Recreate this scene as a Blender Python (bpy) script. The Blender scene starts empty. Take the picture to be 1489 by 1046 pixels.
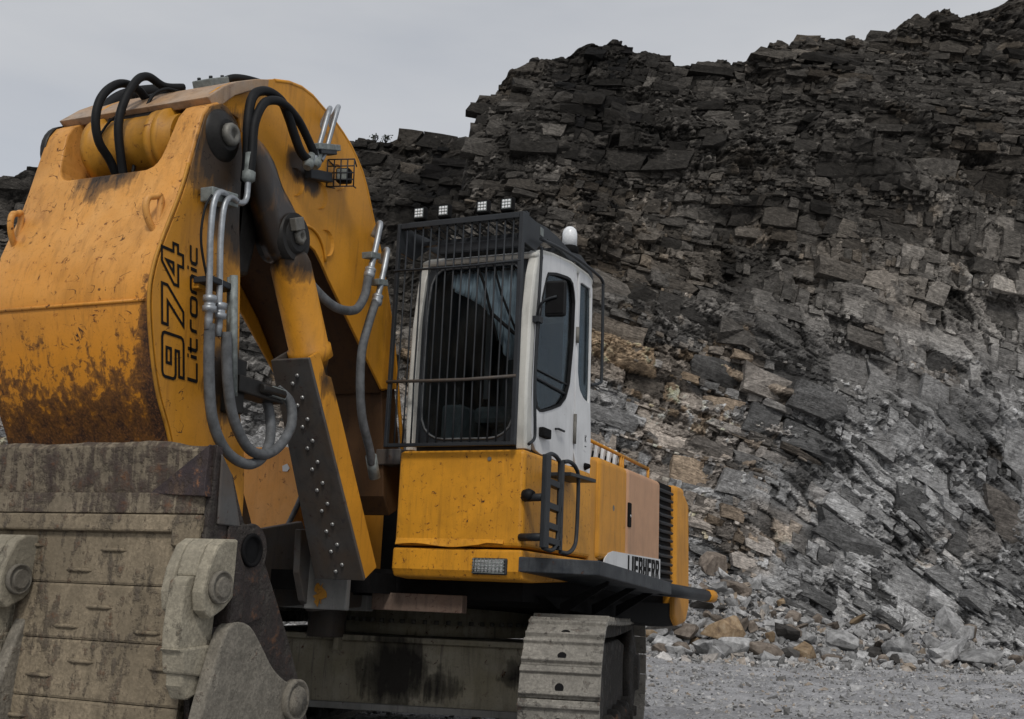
import bpy, bmesh, math, random
import numpy as np
from mathutils import Vector, Matrix

random.seed(7)
S = bpy.context.scene
COL = S.collection
rad = math.radians

# ---------------------------------------------------------------- camera
YAW, PITCH, ROLL = rad(23.3), rad(12.1), rad(2.4)
fw = Vector((-math.sin(YAW)*math.cos(PITCH), math.cos(YAW)*math.cos(PITCH), math.sin(PITCH)))
r0 = Vector((math.cos(YAW), math.sin(YAW), 0)); u0 = r0.cross(fw)
rt = math.cos(ROLL)*r0 + math.sin(ROLL)*u0
up = -math.sin(ROLL)*r0 + math.cos(ROLL)*u0
cd = bpy.data.cameras.new('camera'); cam = bpy.data.objects.new('camera', cd); COL.objects.link(cam)
cam.matrix_world = Matrix(((rt.x, up.x, -fw.x, 0), (rt.y, up.y, -fw.y, 0), (rt.z, up.z, -fw.z, 1.4), (0, 0, 0, 1)))
cd.sensor_width = 36; cd.lens = 36*1640/1489; cd.clip_start = .05; cd.clip_end = 3000
S.camera = cam

# ---------------------------------------------------------------- sky, sun, exposure
SUN_EL, SUN_AZ = rad(44), rad(156)          # azimuth clockwise from +Y: soft light from behind the camera
w = bpy.data.worlds.new('World'); S.world = w; w.use_nodes = True
nt = w.node_tree; nt.nodes.clear(); N = nt.nodes.new; L = nt.links.new
sky = N('ShaderNodeTexSky'); sky.sky_type = 'NISHITA'; sky.sun_disc = False
sky.sun_elevation = SUN_EL; sky.sun_rotation = SUN_AZ
sky.air_density = 1.0; sky.dust_density = 2.5; sky.ozone_density = 1.0
hs = N('ShaderNodeHueSaturation'); hs.inputs['Saturation'].default_value = .45; hs.inputs['Value'].default_value = 1.0
L(sky.outputs[0], hs.inputs['Color'])
tc = N('ShaderNodeTexCoord'); mp = N('ShaderNodeMapping'); mp.inputs['Scale'].default_value = (1.2, 1.2, 4.5)
L(tc.outputs['Generated'], mp.inputs[0])
nz = N('ShaderNodeTexNoise'); nz.inputs['Scale'].default_value = 1.6; nz.inputs['Detail'].default_value = 5; nz.inputs['Roughness'].default_value = .5
L(mp.outputs[0], nz.inputs['Vector'])
cr = N('ShaderNodeValToRGB'); cr.color_ramp.elements[0].position = .38; cr.color_ramp.elements[1].position = .66
cr.color_ramp.elements[0].color = (0, 0, 0, 1); cr.color_ramp.elements[1].color = (1, 1, 1, 1)
L(nz.outputs['Fac'], cr.inputs['Fac'])
mx = N('ShaderNodeMix'); mx.data_type = 'RGBA'
mul = N('ShaderNodeMath'); mul.operation = 'MULTIPLY_ADD'; mul.inputs[1].default_value = .42; mul.inputs[2].default_value = .48
L(cr.outputs['Color'], mul.inputs[0]); L(mul.outputs[0], mx.inputs['Factor'])
L(hs.outputs[0], mx.inputs['A']); mx.inputs['B'].default_value = (4.70, 4.78, 4.92, 1)
bg = N('ShaderNodeBackground'); bg.inputs['Strength'].default_value = .129
L(mx.outputs['Result'], bg.inputs['Color'])
wo = N('ShaderNodeOutputWorld'); L(bg.outputs[0], wo.inputs['Surface'])

sd = bpy.data.lights.new('sun', 'SUN'); sd.energy = 1.5; sd.angle = rad(10); sd.color = (1, .96, .9)
so = bpy.data.objects.new('sun', sd); COL.objects.link(so)
sv = Vector((math.sin(SUN_AZ)*math.cos(SUN_EL), math.cos(SUN_AZ)*math.cos(SUN_EL), math.sin(SUN_EL)))
so.rotation_euler = sv.to_track_quat('Z', 'Y').to_euler()
so.location = (-30, -40, 60)

S.view_settings.view_transform = 'Standard'; S.view_settings.look = 'None'
S.view_settings.exposure = 0; S.view_settings.gamma = 1; S.view_settings.use_curve_mapping = False
S.render.engine = 'CYCLES'
S.cycles.max_bounces = 6; S.cycles.diffuse_bounces = 3; S.cycles.glossy_bounces = 2; S.cycles.transmission_bounces = 3; S.cycles.transparent_max_bounces = 8

# ---------------------------------------------------------------- helpers: materials
def newmat(name):
    m = bpy.data.materials.new(name); m.use_nodes = True
    t = m.node_tree; t.nodes.clear()
    o = t.nodes.new('ShaderNodeOutputMaterial'); b = t.nodes.new('ShaderNodeBsdfPrincipled')
    t.links.new(b.outputs[0], o.inputs['Surface'])
    return m, t, b
def noise(t, vec, scale, detail=4, rough=.55, dist=0):
    n = t.nodes.new('ShaderNodeTexNoise'); n.inputs['Scale'].default_value = scale
    n.inputs['Detail'].default_value = detail; n.inputs['Roughness'].default_value = rough; n.inputs['Distortion'].default_value = dist
    if vec is not None: t.links.new(vec, n.inputs['Vector'])
    return n.outputs['Fac']
def ramp(t, fac, stops):
    r = t.nodes.new('ShaderNodeValToRGB'); e = r.color_ramp.elements
    while len(e) > 1: e.remove(e[-1])
    for i, (p, c) in enumerate(stops):
        if not isinstance(c, (tuple, list)): c = (c, c, c)
        x = e[0] if i == 0 else e.new(p)
        x.position = p; x.color = (*c[:3], 1)
    t.links.new(fac, r.inputs['Fac']); return r.outputs['Color']
def mix(t, fac, A, B, mode='MIX'):
    m = t.nodes.new('ShaderNodeMix'); m.data_type = 'RGBA'; m.blend_type = mode
    for v, k in ((fac, 'Factor'), (A, 'A'), (B, 'B')):
        if isinstance(v, (int, float)): m.inputs[k].default_value = v if k == 'Factor' else (v, v, v, 1)
        elif isinstance(v, (tuple, list)): m.inputs[k].default_value = (*v[:3], 1)
        else: t.links.new(v, m.inputs[k])
    return m.outputs['Result']
def math_(t, op, a, b):
    m = t.nodes.new('ShaderNodeMath'); m.operation = op
    for i, v in enumerate((a, b)):
        if isinstance(v, (int, float)): m.inputs[i].default_value = v
        else: t.links.new(v, m.inputs[i])
    return m.outputs[0]
def bump(t, b, h, strength, dist):
    n = t.nodes.new('ShaderNodeBump'); n.inputs['Strength'].default_value = strength; n.inputs['Distance'].default_value = dist
    t.links.new(h, n.inputs['Height']); t.links.new(n.outputs[0], b.inputs['Normal'])
def coords(t, scale=None, kind='Object'):
    c = t.nodes.new('ShaderNodeTexCoord')
    if kind == 'World':
        g = t.nodes.new('ShaderNodeNewGeometry'); v = g.outputs['Position']
    else: v = c.outputs[kind]
    if scale is None: return v
    m = t.nodes.new('ShaderNodeMapping'); m.inputs['Scale'].default_value = scale; t.links.new(v, m.inputs[0])
    return m.outputs[0]

# ---------------------------------------------------------------- helpers: objects
ORG = {}                                        # world origin of each object
def tag(o, label=None, cat=None, group=None, kind=None):
    for k, v in (('label', label), ('category', cat), ('group', group), ('kind', kind)):
        if v: o[k] = v
    return o
def link(name, me, mat, parent=None, origin=None):
    o = bpy.data.objects.new(name, me); COL.objects.link(o)
    if mat is not None and not me.materials: me.materials.append(mat)
    org = Vector(origin) if origin is not None else Vector((0, 0, 0))
    o.location = org
    if parent is not None:
        o.parent = parent; o.location = org - ORG[parent.name]
    ORG[o.name] = org
    return o
def empty(name, loc):
    o = bpy.data.objects.new(name, None); COL.objects.link(o); o.location = loc; o.empty_display_size = .3
    ORG[o.name] = Vector(loc); return o
def np_mesh(name, V, F, colours=None, smooth=False):
    me = bpy.data.meshes.new(name)
    F = np.asarray(F, dtype=np.int32); n, k = F.shape
    me.vertices.add(len(V)); me.vertices.foreach_set('co', np.asarray(V, dtype=np.float32).ravel())
    me.loops.add(n*k); me.loops.foreach_set('vertex_index', F.ravel())
    me.polygons.add(n); me.polygons.foreach_set('loop_start', np.arange(0, n*k, k, dtype=np.int32))
    me.polygons.foreach_set('use_smooth', np.full(n, smooth))
    me.update(calc_edges=True)
    if colours is not None:
        a = me.color_attributes.new('rock', 'FLOAT_COLOR', 'POINT')
        a.data.foreach_set('color', np.concatenate([colours, np.ones((len(V), 1))], 1).astype(np.float32).ravel())
    return me

# ---------------------------------------------------------------- numpy noise
def hsh(i, j, s=0):
    x = np.sin(i*127.1 + j*311.7 + s*74.7)*43758.5453
    return x - np.floor(x)
def vn(x, y, s=0):
    i = np.floor(x); j = np.floor(y); f = x-i; g = y-j
    f = f*f*(3-2*f); g = g*g*(3-2*g)
    a = hsh(i, j, s); b = hsh(i+1, j, s); c = hsh(i, j+1, s); d = hsh(i+1, j+1, s)
    return (a*(1-f)+b*f)*(1-g) + (c*(1-f)+d*f)*g
def fbm(x, y, s=0, o=4, gain=.5):
    t = 0; a = 1; n = 0
    for k in range(o):
        t = t + a*(vn(x*2**k + 17.3*k, y*2**k - 9.1*k, s+k)-.5); n += a; a *= gain
    return 2*t/n
def sst(x, a, b):
    t = np.clip((x-a)/(b-a), 0, 1); return t*t*(3-2*t)

# ---------------------------------------------------------------- rock face
# s runs right across the view, d away from it, z up (r0 and fh are the horizontal axes of the quarry face)
fh = np.array([-math.sin(YAW), math.cos(YAW)]); rh = np.array([math.cos(YAW), math.sin(YAW)])
def to_world(s, d, z):
    return np.stack([s*rh[0]+d*fh[0], s*rh[1]+d*fh[1], z], -1)
rng = np.random.default_rng(5)
def layers(lo, hi, mixt):
    e = [lo]
    while e[-1] < hi:
        a, b = mixt[rng.choice(len(mixt), p=[m[2] for m in mixt])][:2]
        e.append(e[-1] + rng.uniform(a, b))
    return np.array(e)
def blocks(B, T, edges, ratio, seed, smin, smax):
    """irregular masonry: beds along B, joints along T; returns ids, centre coords, edge distances"""
    i = np.clip(np.searchsorted(edges, B)-1, 0, len(edges)-2)
    th = edges[i+1]-edges[i]
    sp = np.clip(th*(ratio[0] + (ratio[1]-ratio[0])*hsh(i, 3, seed)), smin, smax)*(.7+.6*hsh(i, 5, seed))
    t = T/sp + hsh(i, 9, seed)*7
    j = np.floor(t)
    e0 = j + .7*(hsh(i, j, seed+1)-.5)*.9
    j = np.where(t < e0, j-1, j)
    e1 = j+1 + .7*(hsh(i, j+1, seed+1)-.5)*.9
    j2 = np.where(t >= e1, j+1, j); j = j2
    e0 = j + .63*(hsh(i, j, seed+1)-.5); e1 = j+1 + .63*(hsh(i, j+1, seed+1)-.5)
    Tc = ((e0+e1)/2 - hsh(i, 9, seed)*7)*sp; hw = (e1-e0)/2*sp
    Bc = (edges[i]+edges[i+1])/2
    dT = np.minimum(t-e0, e1-t)*sp; dB = np.minimum(B-edges[i], edges[i+1]-B)
    return i, j, Bc, Tc, th/2, hw, dB, dT

def relief(s, z, seed):
    """broad shape of the face: buttresses, hollows and ledges (towards the viewer)"""
    ridge = 1-np.abs(2*vn(s*.32+.12*z, z*.3, seed+31)-1)
    return .95*fbm(s*.13, z*.17, seed+30, 3) + .34*ridge + .80*fbm(s*.42+.1*z, z*.62+.16*s, seed+32, 3)
def dip(s, z, seed):
    return .10 + .20*sst(17-z, 0, 6) + .50*sst(s, 6.5, 15)*sst(12-z, 0, 8) + .14*fbm(s*.16, z*.16, seed+8, 2)
def rock_colour(s, z, rnd, rn2, rn3, seed):
    low = sst(12.5-z + 3.2*fbm(s*.25, z*.25, seed+70, 3) + .10*(s-6)*sst(s, 5, 10), -6, 12)  # upper rock is browner; a vignette's darkening is put into its tone too
    tone = (.056 + .31*low)*(.34 + 1.0*rnd**1.3 + .40*fbm(s*.9, z*.9, seed+71))  # wide spread of block tones also stands in for harder light contrast
    tone = tone*np.where(rn2 > .87, 1.9, 1)                                # freshly broken faces, paler still to suggest highlights
    darkv = sst(fbm(s*.30-4, z*.11+7, seed+72, 4), .10, .40)                # seepage-stained seams
    tone = tone*(1-.60*darkv)
    warm = sst(11-s, -2, 7)*sst(15-z, 0, 5)
    rust = sst(fbm(s*.35+3, z*.5-2, seed+73, 3)+.6*(rn2-.5)+.30*warm-.03, .10, .42)*(.30+.70*warm)
    orange = rust*np.where(rn3 > .70, 1, .40)
    brown = sst(z, 7, 15)
    return tone, np.stack([tone*(1+.12*brown+.48*orange), tone*(1+.03*brown+.12*orange), tone*(1.0-.08*brown-.22*orange)], -1)

def cliff_piece(s_lin, w_lin, top_fn, base_fn, lean, seed):
    s, w = np.meshgrid(s_lin, w_lin)            # rows: height
    top = top_fn(s)
    z = np.minimum(w, top); over = np.maximum(w-top, 0)
    ws = s + .40*fbm(s*.35, z*.35, seed+1) + .05*fbm(s*1.7, z*1.7, seed+2) + .022*fbm(s*7, z*7, seed+3, 2)
    wz = z + .38*fbm(s*.3, z*.3, seed+4) + .045*fbm(s*1.5, z*1.5, seed+5) + .020*fbm(s*6, z*6, seed+6, 2)
    slope = dip(s, z, seed)
    g = np.cumsum(slope, 1)*(s_lin[1]-s_lin[0])
    k0 = int(np.argmin(abs(s_lin-4))); g = g - g[:, k0:k0+1]
    B = wz + g
    T = ws - (.2+.25*sst(15-z, 0, 8))*wz
    lo, hi = B.min()-1, B.max()+1
    e1 = layers(lo, hi, [(.12, .3, .5), (.3, .7, .4), (.7, 1.2, .1)])
    i, j, Bc, Tc, hb, hw, dB, dT = blocks(B, T, e1, (.7, 2.6), seed+10, .2, 1.8)
    rnd = hsh(i, j, seed+20); rn2 = hsh(i, j, seed+21); rn3 = hsh(i, j, seed+22)
    size = np.minimum(hb, hw)
    off = relief(s, z, seed) + (rnd-.55)*np.clip(size*1.0, .05, .26)
    off = off + (T-Tc)*(rn2-.5)*.5 + (B-Bc)*(rn3-.62)*.5
    e = np.minimum(dB, dT)
    off = off - .08*np.exp(-(e/.035)**2)*(.3+vn(s*2, z*2, seed+33))
    e2 = layers(lo, hi, [(.05, .1, .45), (.1, .22, .55)])
    i2, j2, _, Tc2, hb2, hw2, dB2, dT2 = blocks(B+.02*fbm(s*3, z*3, seed+40), T+.1*(rnd-.5), e2, (1.0, 3), seed+41, .09, .5)
    fine = sst(vn(s*.55+5, z*.55, seed+42)+.25*(rn2-.5), .36, .58)
    r2 = hsh(i2, j2, seed+43)
    off = off + fine*((r2-.5)*.15 - .045*np.exp(-(np.minimum(dB2, dT2)/.022)**2) + (T-Tc2)*(r2-.5)*.35)
    # loose debris lodged in pockets and on ledges
    deb = sst(fbm(s*.33+9, z*.6+3, seed+50, 4), .02, .26)
    q1 = (s*.8+z*.6)+.1*fbm(s*4, z*4, seed+51); q2 = (z*.8-s*.6)+.1*fbm(s*4, z*4, seed+52)
    u1 = q1*5+.8*hsh(np.floor(q2*6), 2, seed); i3 = np.floor(u1); j3 = np.floor(q2*6)
    r3 = hsh(i3, j3, seed+53); f3 = u1-i3-.5; g3 = q2*6-j3-.5
    off = off + deb*1.2*(.16*(r3-.35) + .16*(f3*(hsh(i3, j3, seed+54)-.5)+g3*(hsh(i3, j3, seed+55)-.5)) - .11*(f3**2+g3**2))
    off = off + .035*fbm(s*3.1, z*3.1, seed+60, 4)
    d = base_fn(s, z) + lean*z - off*(1-.55*sst(over, 0, .6)) + over
    zz = z + .12*(rnd-.4)*sst(z-top, -.6, 0) + .22*fbm(s*1.3, over*1.3+z*.2, seed+62)*sst(over, 0, .5) + .1*fbm(s*2.3, over*2.3+z, seed+63)
    V = to_world(s, d, zz).reshape(-1, 3)
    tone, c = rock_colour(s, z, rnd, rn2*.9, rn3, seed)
    k = (1+fine*.5*(r2-.5))*(1+.25*fbm(s*5, z*5, seed+77, 2))*(1+deb*np.where(r3 > .66, (r3-.5)*2.2, -.28))
    c = np.clip(c*k[..., None], .010, .5).reshape(-1, 3)
    R, Cc = s.shape
    idx = np.arange(R*Cc).reshape(R, Cc)
    F = np.stack([idx[:-1, :-1], idx[:-1, 1:], idx[1:, 1:], idx[1:, :-1]], -1).reshape(-1, 4)
    return V, F, c

def cliff_blocks(s0, s1, z1, top_fn, base_fn, lean, seed, mixt, thr):
    """the joint-bounded blocks themselves: each a chipped, tilted slab standing in its bed"""
    sg = np.arange(s0-14, s1+14, .25); Bg = np.arange(-25, z1+25, .25)
    S2, B2 = np.meshgrid(sg, Bg)
    G = np.zeros_like(S2); zc = B2.copy()
    for _ in range(3):                          # bed B passes through z = B - G(s, B)
        G = np.cumsum(dip(S2, np.clip(zc, 0, 40), seed), 1)*.25; k0 = int(np.argmin(abs(sg-4))); G = G-G[:, k0:k0+1]; zc = B2-G
    def bil(s, B):
        x = np.clip((s-sg[0])/.25, 0, len(sg)-1.001); y = np.clip((B-Bg[0])/.25, 0, len(Bg)-1.001)
        a = x.astype(int); b_ = y.astype(int); f = x-a; g = y-b_
        return (G[b_, a]*(1-f)+G[b_, a+1]*f)*(1-g) + (G[b_+1, a]*(1-f)+G[b_+1, a+1]*f)*g
    def place(T, B):
        s = T + .28*(B-12) + .35*fbm(T*.3, B*.3, seed+201, 2) + .07*fbm(T*1.3, B*1.3, seed+202, 2)
        return s, B - bil(s, B) + .10*fbm(s*.6, B*.6, seed+203, 2)
    e = layers(-22, z1+20, mixt); t0, t1, b0, b1 = [], [], [], []
    for a, b_ in zip(e, e[1:]):
        th = b_-a; T = s0-14
        asp = rng.uniform(.8, 2.6)
        while T < s1+14:
            L_ = np.clip(th*asp*rng.lognormal(0, .45), .14, 1.75); t0.append(T); t1.append(T+L_); b0.append(a); b1.append(b_); T += L_
    t0, t1, b0, b1 = map(np.array, (t0, t1, b0, b1))
    sc, zc = place((t0+t1)/2, (b0+b1)/2)
    sz = np.minimum(t1-t0, b1-b0)
    keep = (sc > s0) & (sc < s1) & (zc > .2) & (zc < top_fn(sc)+.02) & (zc < z1)
    keep &= (vn(sc*.5+3, zc*.5, seed+210)*.6+vn(sc*1.6, zc*1.6, seed+211)*.4 + rng.uniform(-.16, .16, len(sc))) > thr
    t0, t1, b0, b1, sc, zc, sz = (q[keep] for q in (t0, t1, b0, b1, sc, zc, sz)); n = len(sc)
    U, W = np.meshgrid([0., .5, 1.], [0., .5, 1.]); U = U.ravel(); W = W.ravel()              # 3 x 3 front points
    gap = rng.uniform(.0, .035, (n, 1))
    fu = np.clip(U, gap, 1-gap) + rng.uniform(-.08, .08, (n, 9)); fv = np.clip(W, gap, 1-gap) + rng.uniform(-.09, .09, (n, 9))
    fu[:, [1, 4, 7]] += rng.uniform(-.22, .22, (n, 3)); fv[:, [3, 4, 5]] += rng.uniform(-.22, .22, (n, 3))
    Tt = t0[:, None]+(t1-t0)[:, None]*fu; Bb = b0[:, None]+(b1-b0)[:, None]*fv
    s, z = place(Tt, Bb)
    dc = base_fn(sc, zc) + lean*zc - relief(sc, zc, seed)
    proud = np.clip(rng.normal(.05, .075, n) + .16*(sz-.3)*rng.uniform(0, 1, n), -.06, .32)
    tx = rng.normal(0, .11, n); tz = rng.normal(.05, .11, n)
    dd = (dc-proud)[:, None] + (s-sc[:, None])*tx[:, None] + (z-zc[:, None])*tz[:, None] + rng.normal(0, .055, (n, 9))*sz[:, None]
    chip = np.zeros((n, 9)); cor = [0, 2, 6, 8]
    chip[:, cor] = rng.uniform(0, .55, (n, 4))*(rng.random((n, 4)) < .6); chip[:, [1, 3, 5, 7]] = rng.uniform(0, .10, (n, 4))
    dd = dd + chip*sz[:, None]
    ring = [0, 1, 2, 5, 8, 7, 6, 3]
    bs = s[:, ring] + (s[:, ring]-sc[:, None])*.04; bz = z[:, ring]; bd = np.repeat((dc+.35+.3*sz)[:, None], 8, 1)
    V = np.concatenate([to_world(s, dd, z), to_world(bs, bd, bz)], 1)                          # n, 17, 3
    fq = [(0, 1, 4, 3), (1, 2, 5, 4), (3, 4, 7, 6), (4, 5, 8, 7)] + [(ring[(k+1) % 8], ring[k], 9+k, 9+(k+1) % 8) for k in range(8)]
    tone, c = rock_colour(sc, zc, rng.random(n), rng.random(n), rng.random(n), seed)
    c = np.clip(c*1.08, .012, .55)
    area = (t1-t0)*(b1-b0)
    return V, np.array(fq), c, area

rm, t, b = newmat('quarry_rock')
at = t.nodes.new('ShaderNodeVertexColor'); at.layer_name = 'rock'
p = coords(t, None, 'World')
n1 = noise(t, p, 7, 5, .68, .3); n2 = noise(t, p, 30, 4, .7)
mpn = t.nodes.new('ShaderNodeMapping'); mpn.vector_type = 'TEXTURE'; mpn.inputs['Rotation'].default_value = (0, rad(20), YAW); mpn.inputs['Scale'].default_value = (1, 1, .10)
t.links.new(p, mpn.inputs[0]); lam = noise(t, mpn.outputs[0], 2.2, 5, .66, .5)           # bedding laminae
vc = t.nodes.new('ShaderNodeTexVoronoi'); vc.feature = 'DISTANCE_TO_EDGE'; vc.inputs['Scale'].default_value = 2.6; vc.inputs['Randomness'].default_value = 1
wv = t.nodes.new('ShaderNodeVectorMath'); wv.operation = 'ADD'; nv = t.nodes.new('ShaderNodeTexNoise'); nv.inputs['Scale'].default_value = 2.5; t.links.new(p, nv.inputs['Vector'])
t.links.new(mpn.outputs[0], wv.inputs[0]); t.links.new(nv.outputs['Color'], wv.inputs[1]); t.links.new(wv.outputs[0], vc.inputs['Vector'])
crack = ramp(t, vc.outputs['Distance'], [(.0, .0), (.028, 1)])                              # hairline joints
col = mix(t, 1, at.outputs['Color'], ramp(t, n1, [(.25, .5), (.5, 1.05), (.72, 1.65)]), 'MULTIPLY')
col = mix(t, 1, col, ramp(t, lam, [(.3, .62), (.5, 1.0), (.7, 1.4)]), 'MULTIPLY')
col = mix(t, math_(t, 'MULTIPLY', math_(t, 'SUBTRACT', 1, crack), .55), col, (.012, .011, .010))
t.links.new(col, b.inputs['Base Color']); b.inputs['Roughness'].default_value = .92; b.inputs['Specular IOR Level'].default_value = .2
hh = mix(t, .35, mix(t, .5, n1, lam), n2); hh = mix(t, 1, hh, ramp(t, vc.outputs['Distance'], [(.0, .35), (.04, 1)]), 'MULTIPLY')
bump(t, b, hh, 1, .11)

NEAR_S = [-4, -2.5, -1.9, -1.76, -1.24, -.87, .21, 1.83, 3.48, 4.45, 5.42, 6.53, 7.22, 8.18, 9.28, 10.1, 11.2, 12.9, 14.9, 15.7, 17.7, 18.5, 20.2, 26, 34]
NEAR_Z = [14.5, 16.2, 19.5, 20.3, 20.95, 21.8, 22.3, 23.05, 23.5, 23.1, 23.15, 23.0, 22.95, 23.1, 23.25, 23.8, 24.05, 24.4, 24.8, 25.5, 25.8, 26.1, 26.5, 27.6, 29]
def near_top(s): return np.interp(s, NEAR_S, NEAR_Z) - .25 + .25*fbm(s*1.3, s*0, 91, 3)
def near_base(s, z): return 37.4 + 1.6*sst(-s, -1, 3.5)*sst(z, 4, 16) + .06*np.maximum(s-16, 0) + 9*sst(-s, 1.6, 3.6)**2
FAR_S = [-60, -40, -24.3, -22.4, -8.4, -6.5, -5.2, -3.9, -2.2, 4, 10]
FAR_Z = [18, 19, 19.7, 20.1, 22.5, 22.7, 23.0, 23.1, 23.1, 23.1, 23.1]
def far_top(s): return np.interp(s, FAR_S, FAR_Z) - .3 + .3*fbm(s*.9, s*0, 95, 4)
def far_base(s, z): return 47.0 + 0*s
SURF = {}
def rim_point(s):
    sl, wl, V = SURF['cliff']; k = int(np.argmin(abs(sl-s))); r = int(np.argmin(abs(wl-near_top(np.array([s]))[0]))); q = V[r:r+14, k]
    return q[np.argmax(q[:, 2])]
def add_cliff(name, s_lin, w_lin, top_fn, base_fn, lean, seed, mixt, thr, srange, nsingle):
    V, F, c = cliff_piece(s_lin, w_lin, top_fn, base_fn, lean, seed)
    root = link(name, np_mesh(name, V, F, c), rm); tag(root, kind='structure')
    SURF[name] = (s_lin, w_lin, V.reshape(len(w_lin), len(s_lin), 3))
    bV, fq, bc, area = cliff_blocks(*srange, top_fn, base_fn, lean, seed, mixt, thr)
    order = np.argsort(-area); rest = order[nsingle:]
    for k in order[:nsingle]:                    # the blocks one can pick out are pieces of their own
        ctr = bV[k].mean(0); me = np_mesh('rock_block', bV[k]-ctr, fq, np.repeat(bc[k][None], 17, 0)); link('rock_block', me, rm, root, ctr)
    VV = bV[rest].reshape(-1, 3); FF = (fq[None]+17*np.arange(len(rest))[:, None, None]).reshape(-1, 4)
    tag(link('small_rock_blocks', np_mesh('small_rock_blocks', VV, FF, np.repeat(bc[rest], 17, 0)), rm, root), kind='stuff')
    print('blocks', name, len(area))
add_cliff('cliff', np.arange(-3.6, 25, .056), np.arange(-.6, 29.5, .056), near_top, near_base, .165, 100, [(.07, .15, .40), (.15, .33, .34), (.33, .65, .20), (.65, 1.15, .06)], .33, (-3.4, 24, 29), 280)
add_cliff('cliff_bench', np.arange(-58, 4, .125), np.arange(-.6, 26, .115), far_top, far_base, .13, 300, [(.15, .35, .45), (.35, .7, .4), (.7, 1.3, .15)], .38, (-32, 3, 25), 120)

# ---------------------------------------------------------------- ground
gm, t, b = newmat('quarry_floor')
p = coords(t, None, 'World')
n1 = noise(t, p, 1.1, 5, .6); n2 = noise(t, p, 22, 5, .7); n3 = noise(t, p, .28, 3, .5)
vo = t.nodes.new('ShaderNodeTexVoronoi'); vo.inputs['Scale'].default_value = 14; t.links.new(p, vo.inputs['Vector'])
colr = ramp(t, n2, [(.3, (.16, .16, .165)), (.55, (.36, .36, .37)), (.75, (.54, .54, .55))])
colr = mix(t, ramp(t, n1, [(.38, 0), (.62, 1)]), colr, mix(t, .6, colr, (.12, .12, .125)))
colr = mix(t, math_(t, 'MULTIPLY', ramp(t, n3, [(.42, 0), (.6, 1)]), .5), colr, (.40, .40, .41))
t.links.new(colr, b.inputs['Base Color']); b.inputs['Roughness'].default_value = .85
bump(t, b, mix(t, .5, n2, vo.outputs['Distance']), 1, .06)
gs = np.concatenate([np.arange(-700, -30, 40.), np.arange(-30, -4, .5), np.arange(-4, 16, .1), np.arange(16, 34, .5), np.arange(34, 740, 40.)])
gd = np.concatenate([np.arange(-400, 3, 30.), np.arange(3, 11, .4), np.arange(11, 40, .1), np.arange(40, 50, 1.), np.arange(50, 800, 40.)])
s, d = np.meshgrid(gs, gd)
nearw = sst(d, 9, 13)*sst(60-d, 0, 15)
zg = nearw*(.16*fbm(s*.35, d*.35, 201, 3) + .07*fbm(s*1.7, d*1.7, 202, 3) + .05*fbm(s*6, d*6, 203, 2))
def talus(s, d):
    e = sst(d, 33.2 + 1.2*fbm(s*.5, s*0+4, 210, 3) + .10*np.abs(s-6.5), 38.5)
    h = 3.0*np.exp(-((s-5.2)/4.0)**2) + 1.1*sst(s, -3.5, 1) + .5*np.exp(-((s-13.5)/2.5)**2) + .25
    return e*h*(.8+.35*fbm(s*.8, d*.8, 212, 3))
zg = zg + np.where((d > 30) & (d < 47), talus(s, d), 0)
V = to_world(s, d, zg).reshape(-1, 3)
R, Cc = s.shape; idx = np.arange(R*Cc).reshape(R, Cc)
F = np.stack([idx[:-1, :-1], idx[:-1, 1:], idx[1:, 1:], idx[1:, :-1]], -1).reshape(-1, 4)
o = link('ground', np_mesh('ground', V, F, smooth=True), gm); tag(o, kind='structure')
def ground_z(s, d):
    s = np.asarray(s, float); d = np.asarray(d, float)
    nw = sst(d, 9, 13)*sst(60-d, 0, 15)
    return nw*(.16*fbm(s*.35, d*.35, 201, 3) + .07*fbm(s*1.7, d*1.7, 202, 3)) + np.where((d > 30) & (d < 47), talus(s, d), 0)

# ---------------------------------------------------------------- loose rock
def rock_mesh(name, seed, n=16, flat=.7, sub=False):
    rr = random.Random(seed); bm = bmesh.new()
    ax_ = [Vector((rr.gauss(0, 1), rr.gauss(0, 1), rr.gauss(0, 1))).normalized() for _ in range(8)]; cut = [rr.uniform(.42, .78) for _ in range(8)]
    for _ in range(n):
        v = Vector((rr.gauss(0, 1), rr.gauss(0, 1), rr.gauss(0, 1))).normalized()
        m = max(abs(v.x), abs(v.y), abs(v.z)); v = v*(1/m**.75)*rr.uniform(.86, 1)      # towards a block
        for q_, k_ in zip(ax_, cut):
            e_ = v.dot(q_)
            if e_ > k_: v = v-q_*(e_-k_)                                              # broken faces
        bm.verts.new((v.x*.55, v.y*.5, v.z*.5*flat))
    r = bmesh.ops.convex_hull(bm, input=bm.verts)
    bmesh.ops.delete(bm, geom=[g for g in r['geom_interior'] if isinstance(g, bmesh.types.BMVert)], context='VERTS')
    me = bpy.data.meshes.new(name); bm.to_mesh(me); bm.free(); return me
def rock_mat(name, dark, mid, light):
    m, t, b = newmat(name)
    p = coords(t, None, 'World'); oi = t.nodes.new('ShaderNodeObjectInfo')
    n1 = noise(t, p, 5, 6, .65, .3); n2 = noise(t, p, 40, 3, .6)
    c = ramp(t, n1, [(.3, dark), (.52, mid), (.75, light)])
    c = mix(t, 1, c, ramp(t, oi.outputs['Random'], [(0, .6), (1, 1.3)]), 'MULTIPLY')
    t.links.new(c, b.inputs['Base Color']); b.inputs['Roughness'].default_value = .9; b.inputs['Specular IOR Level'].default_value = .25
    bump(t, b, mix(t, .4, n1, n2), .8, .05); return m
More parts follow.
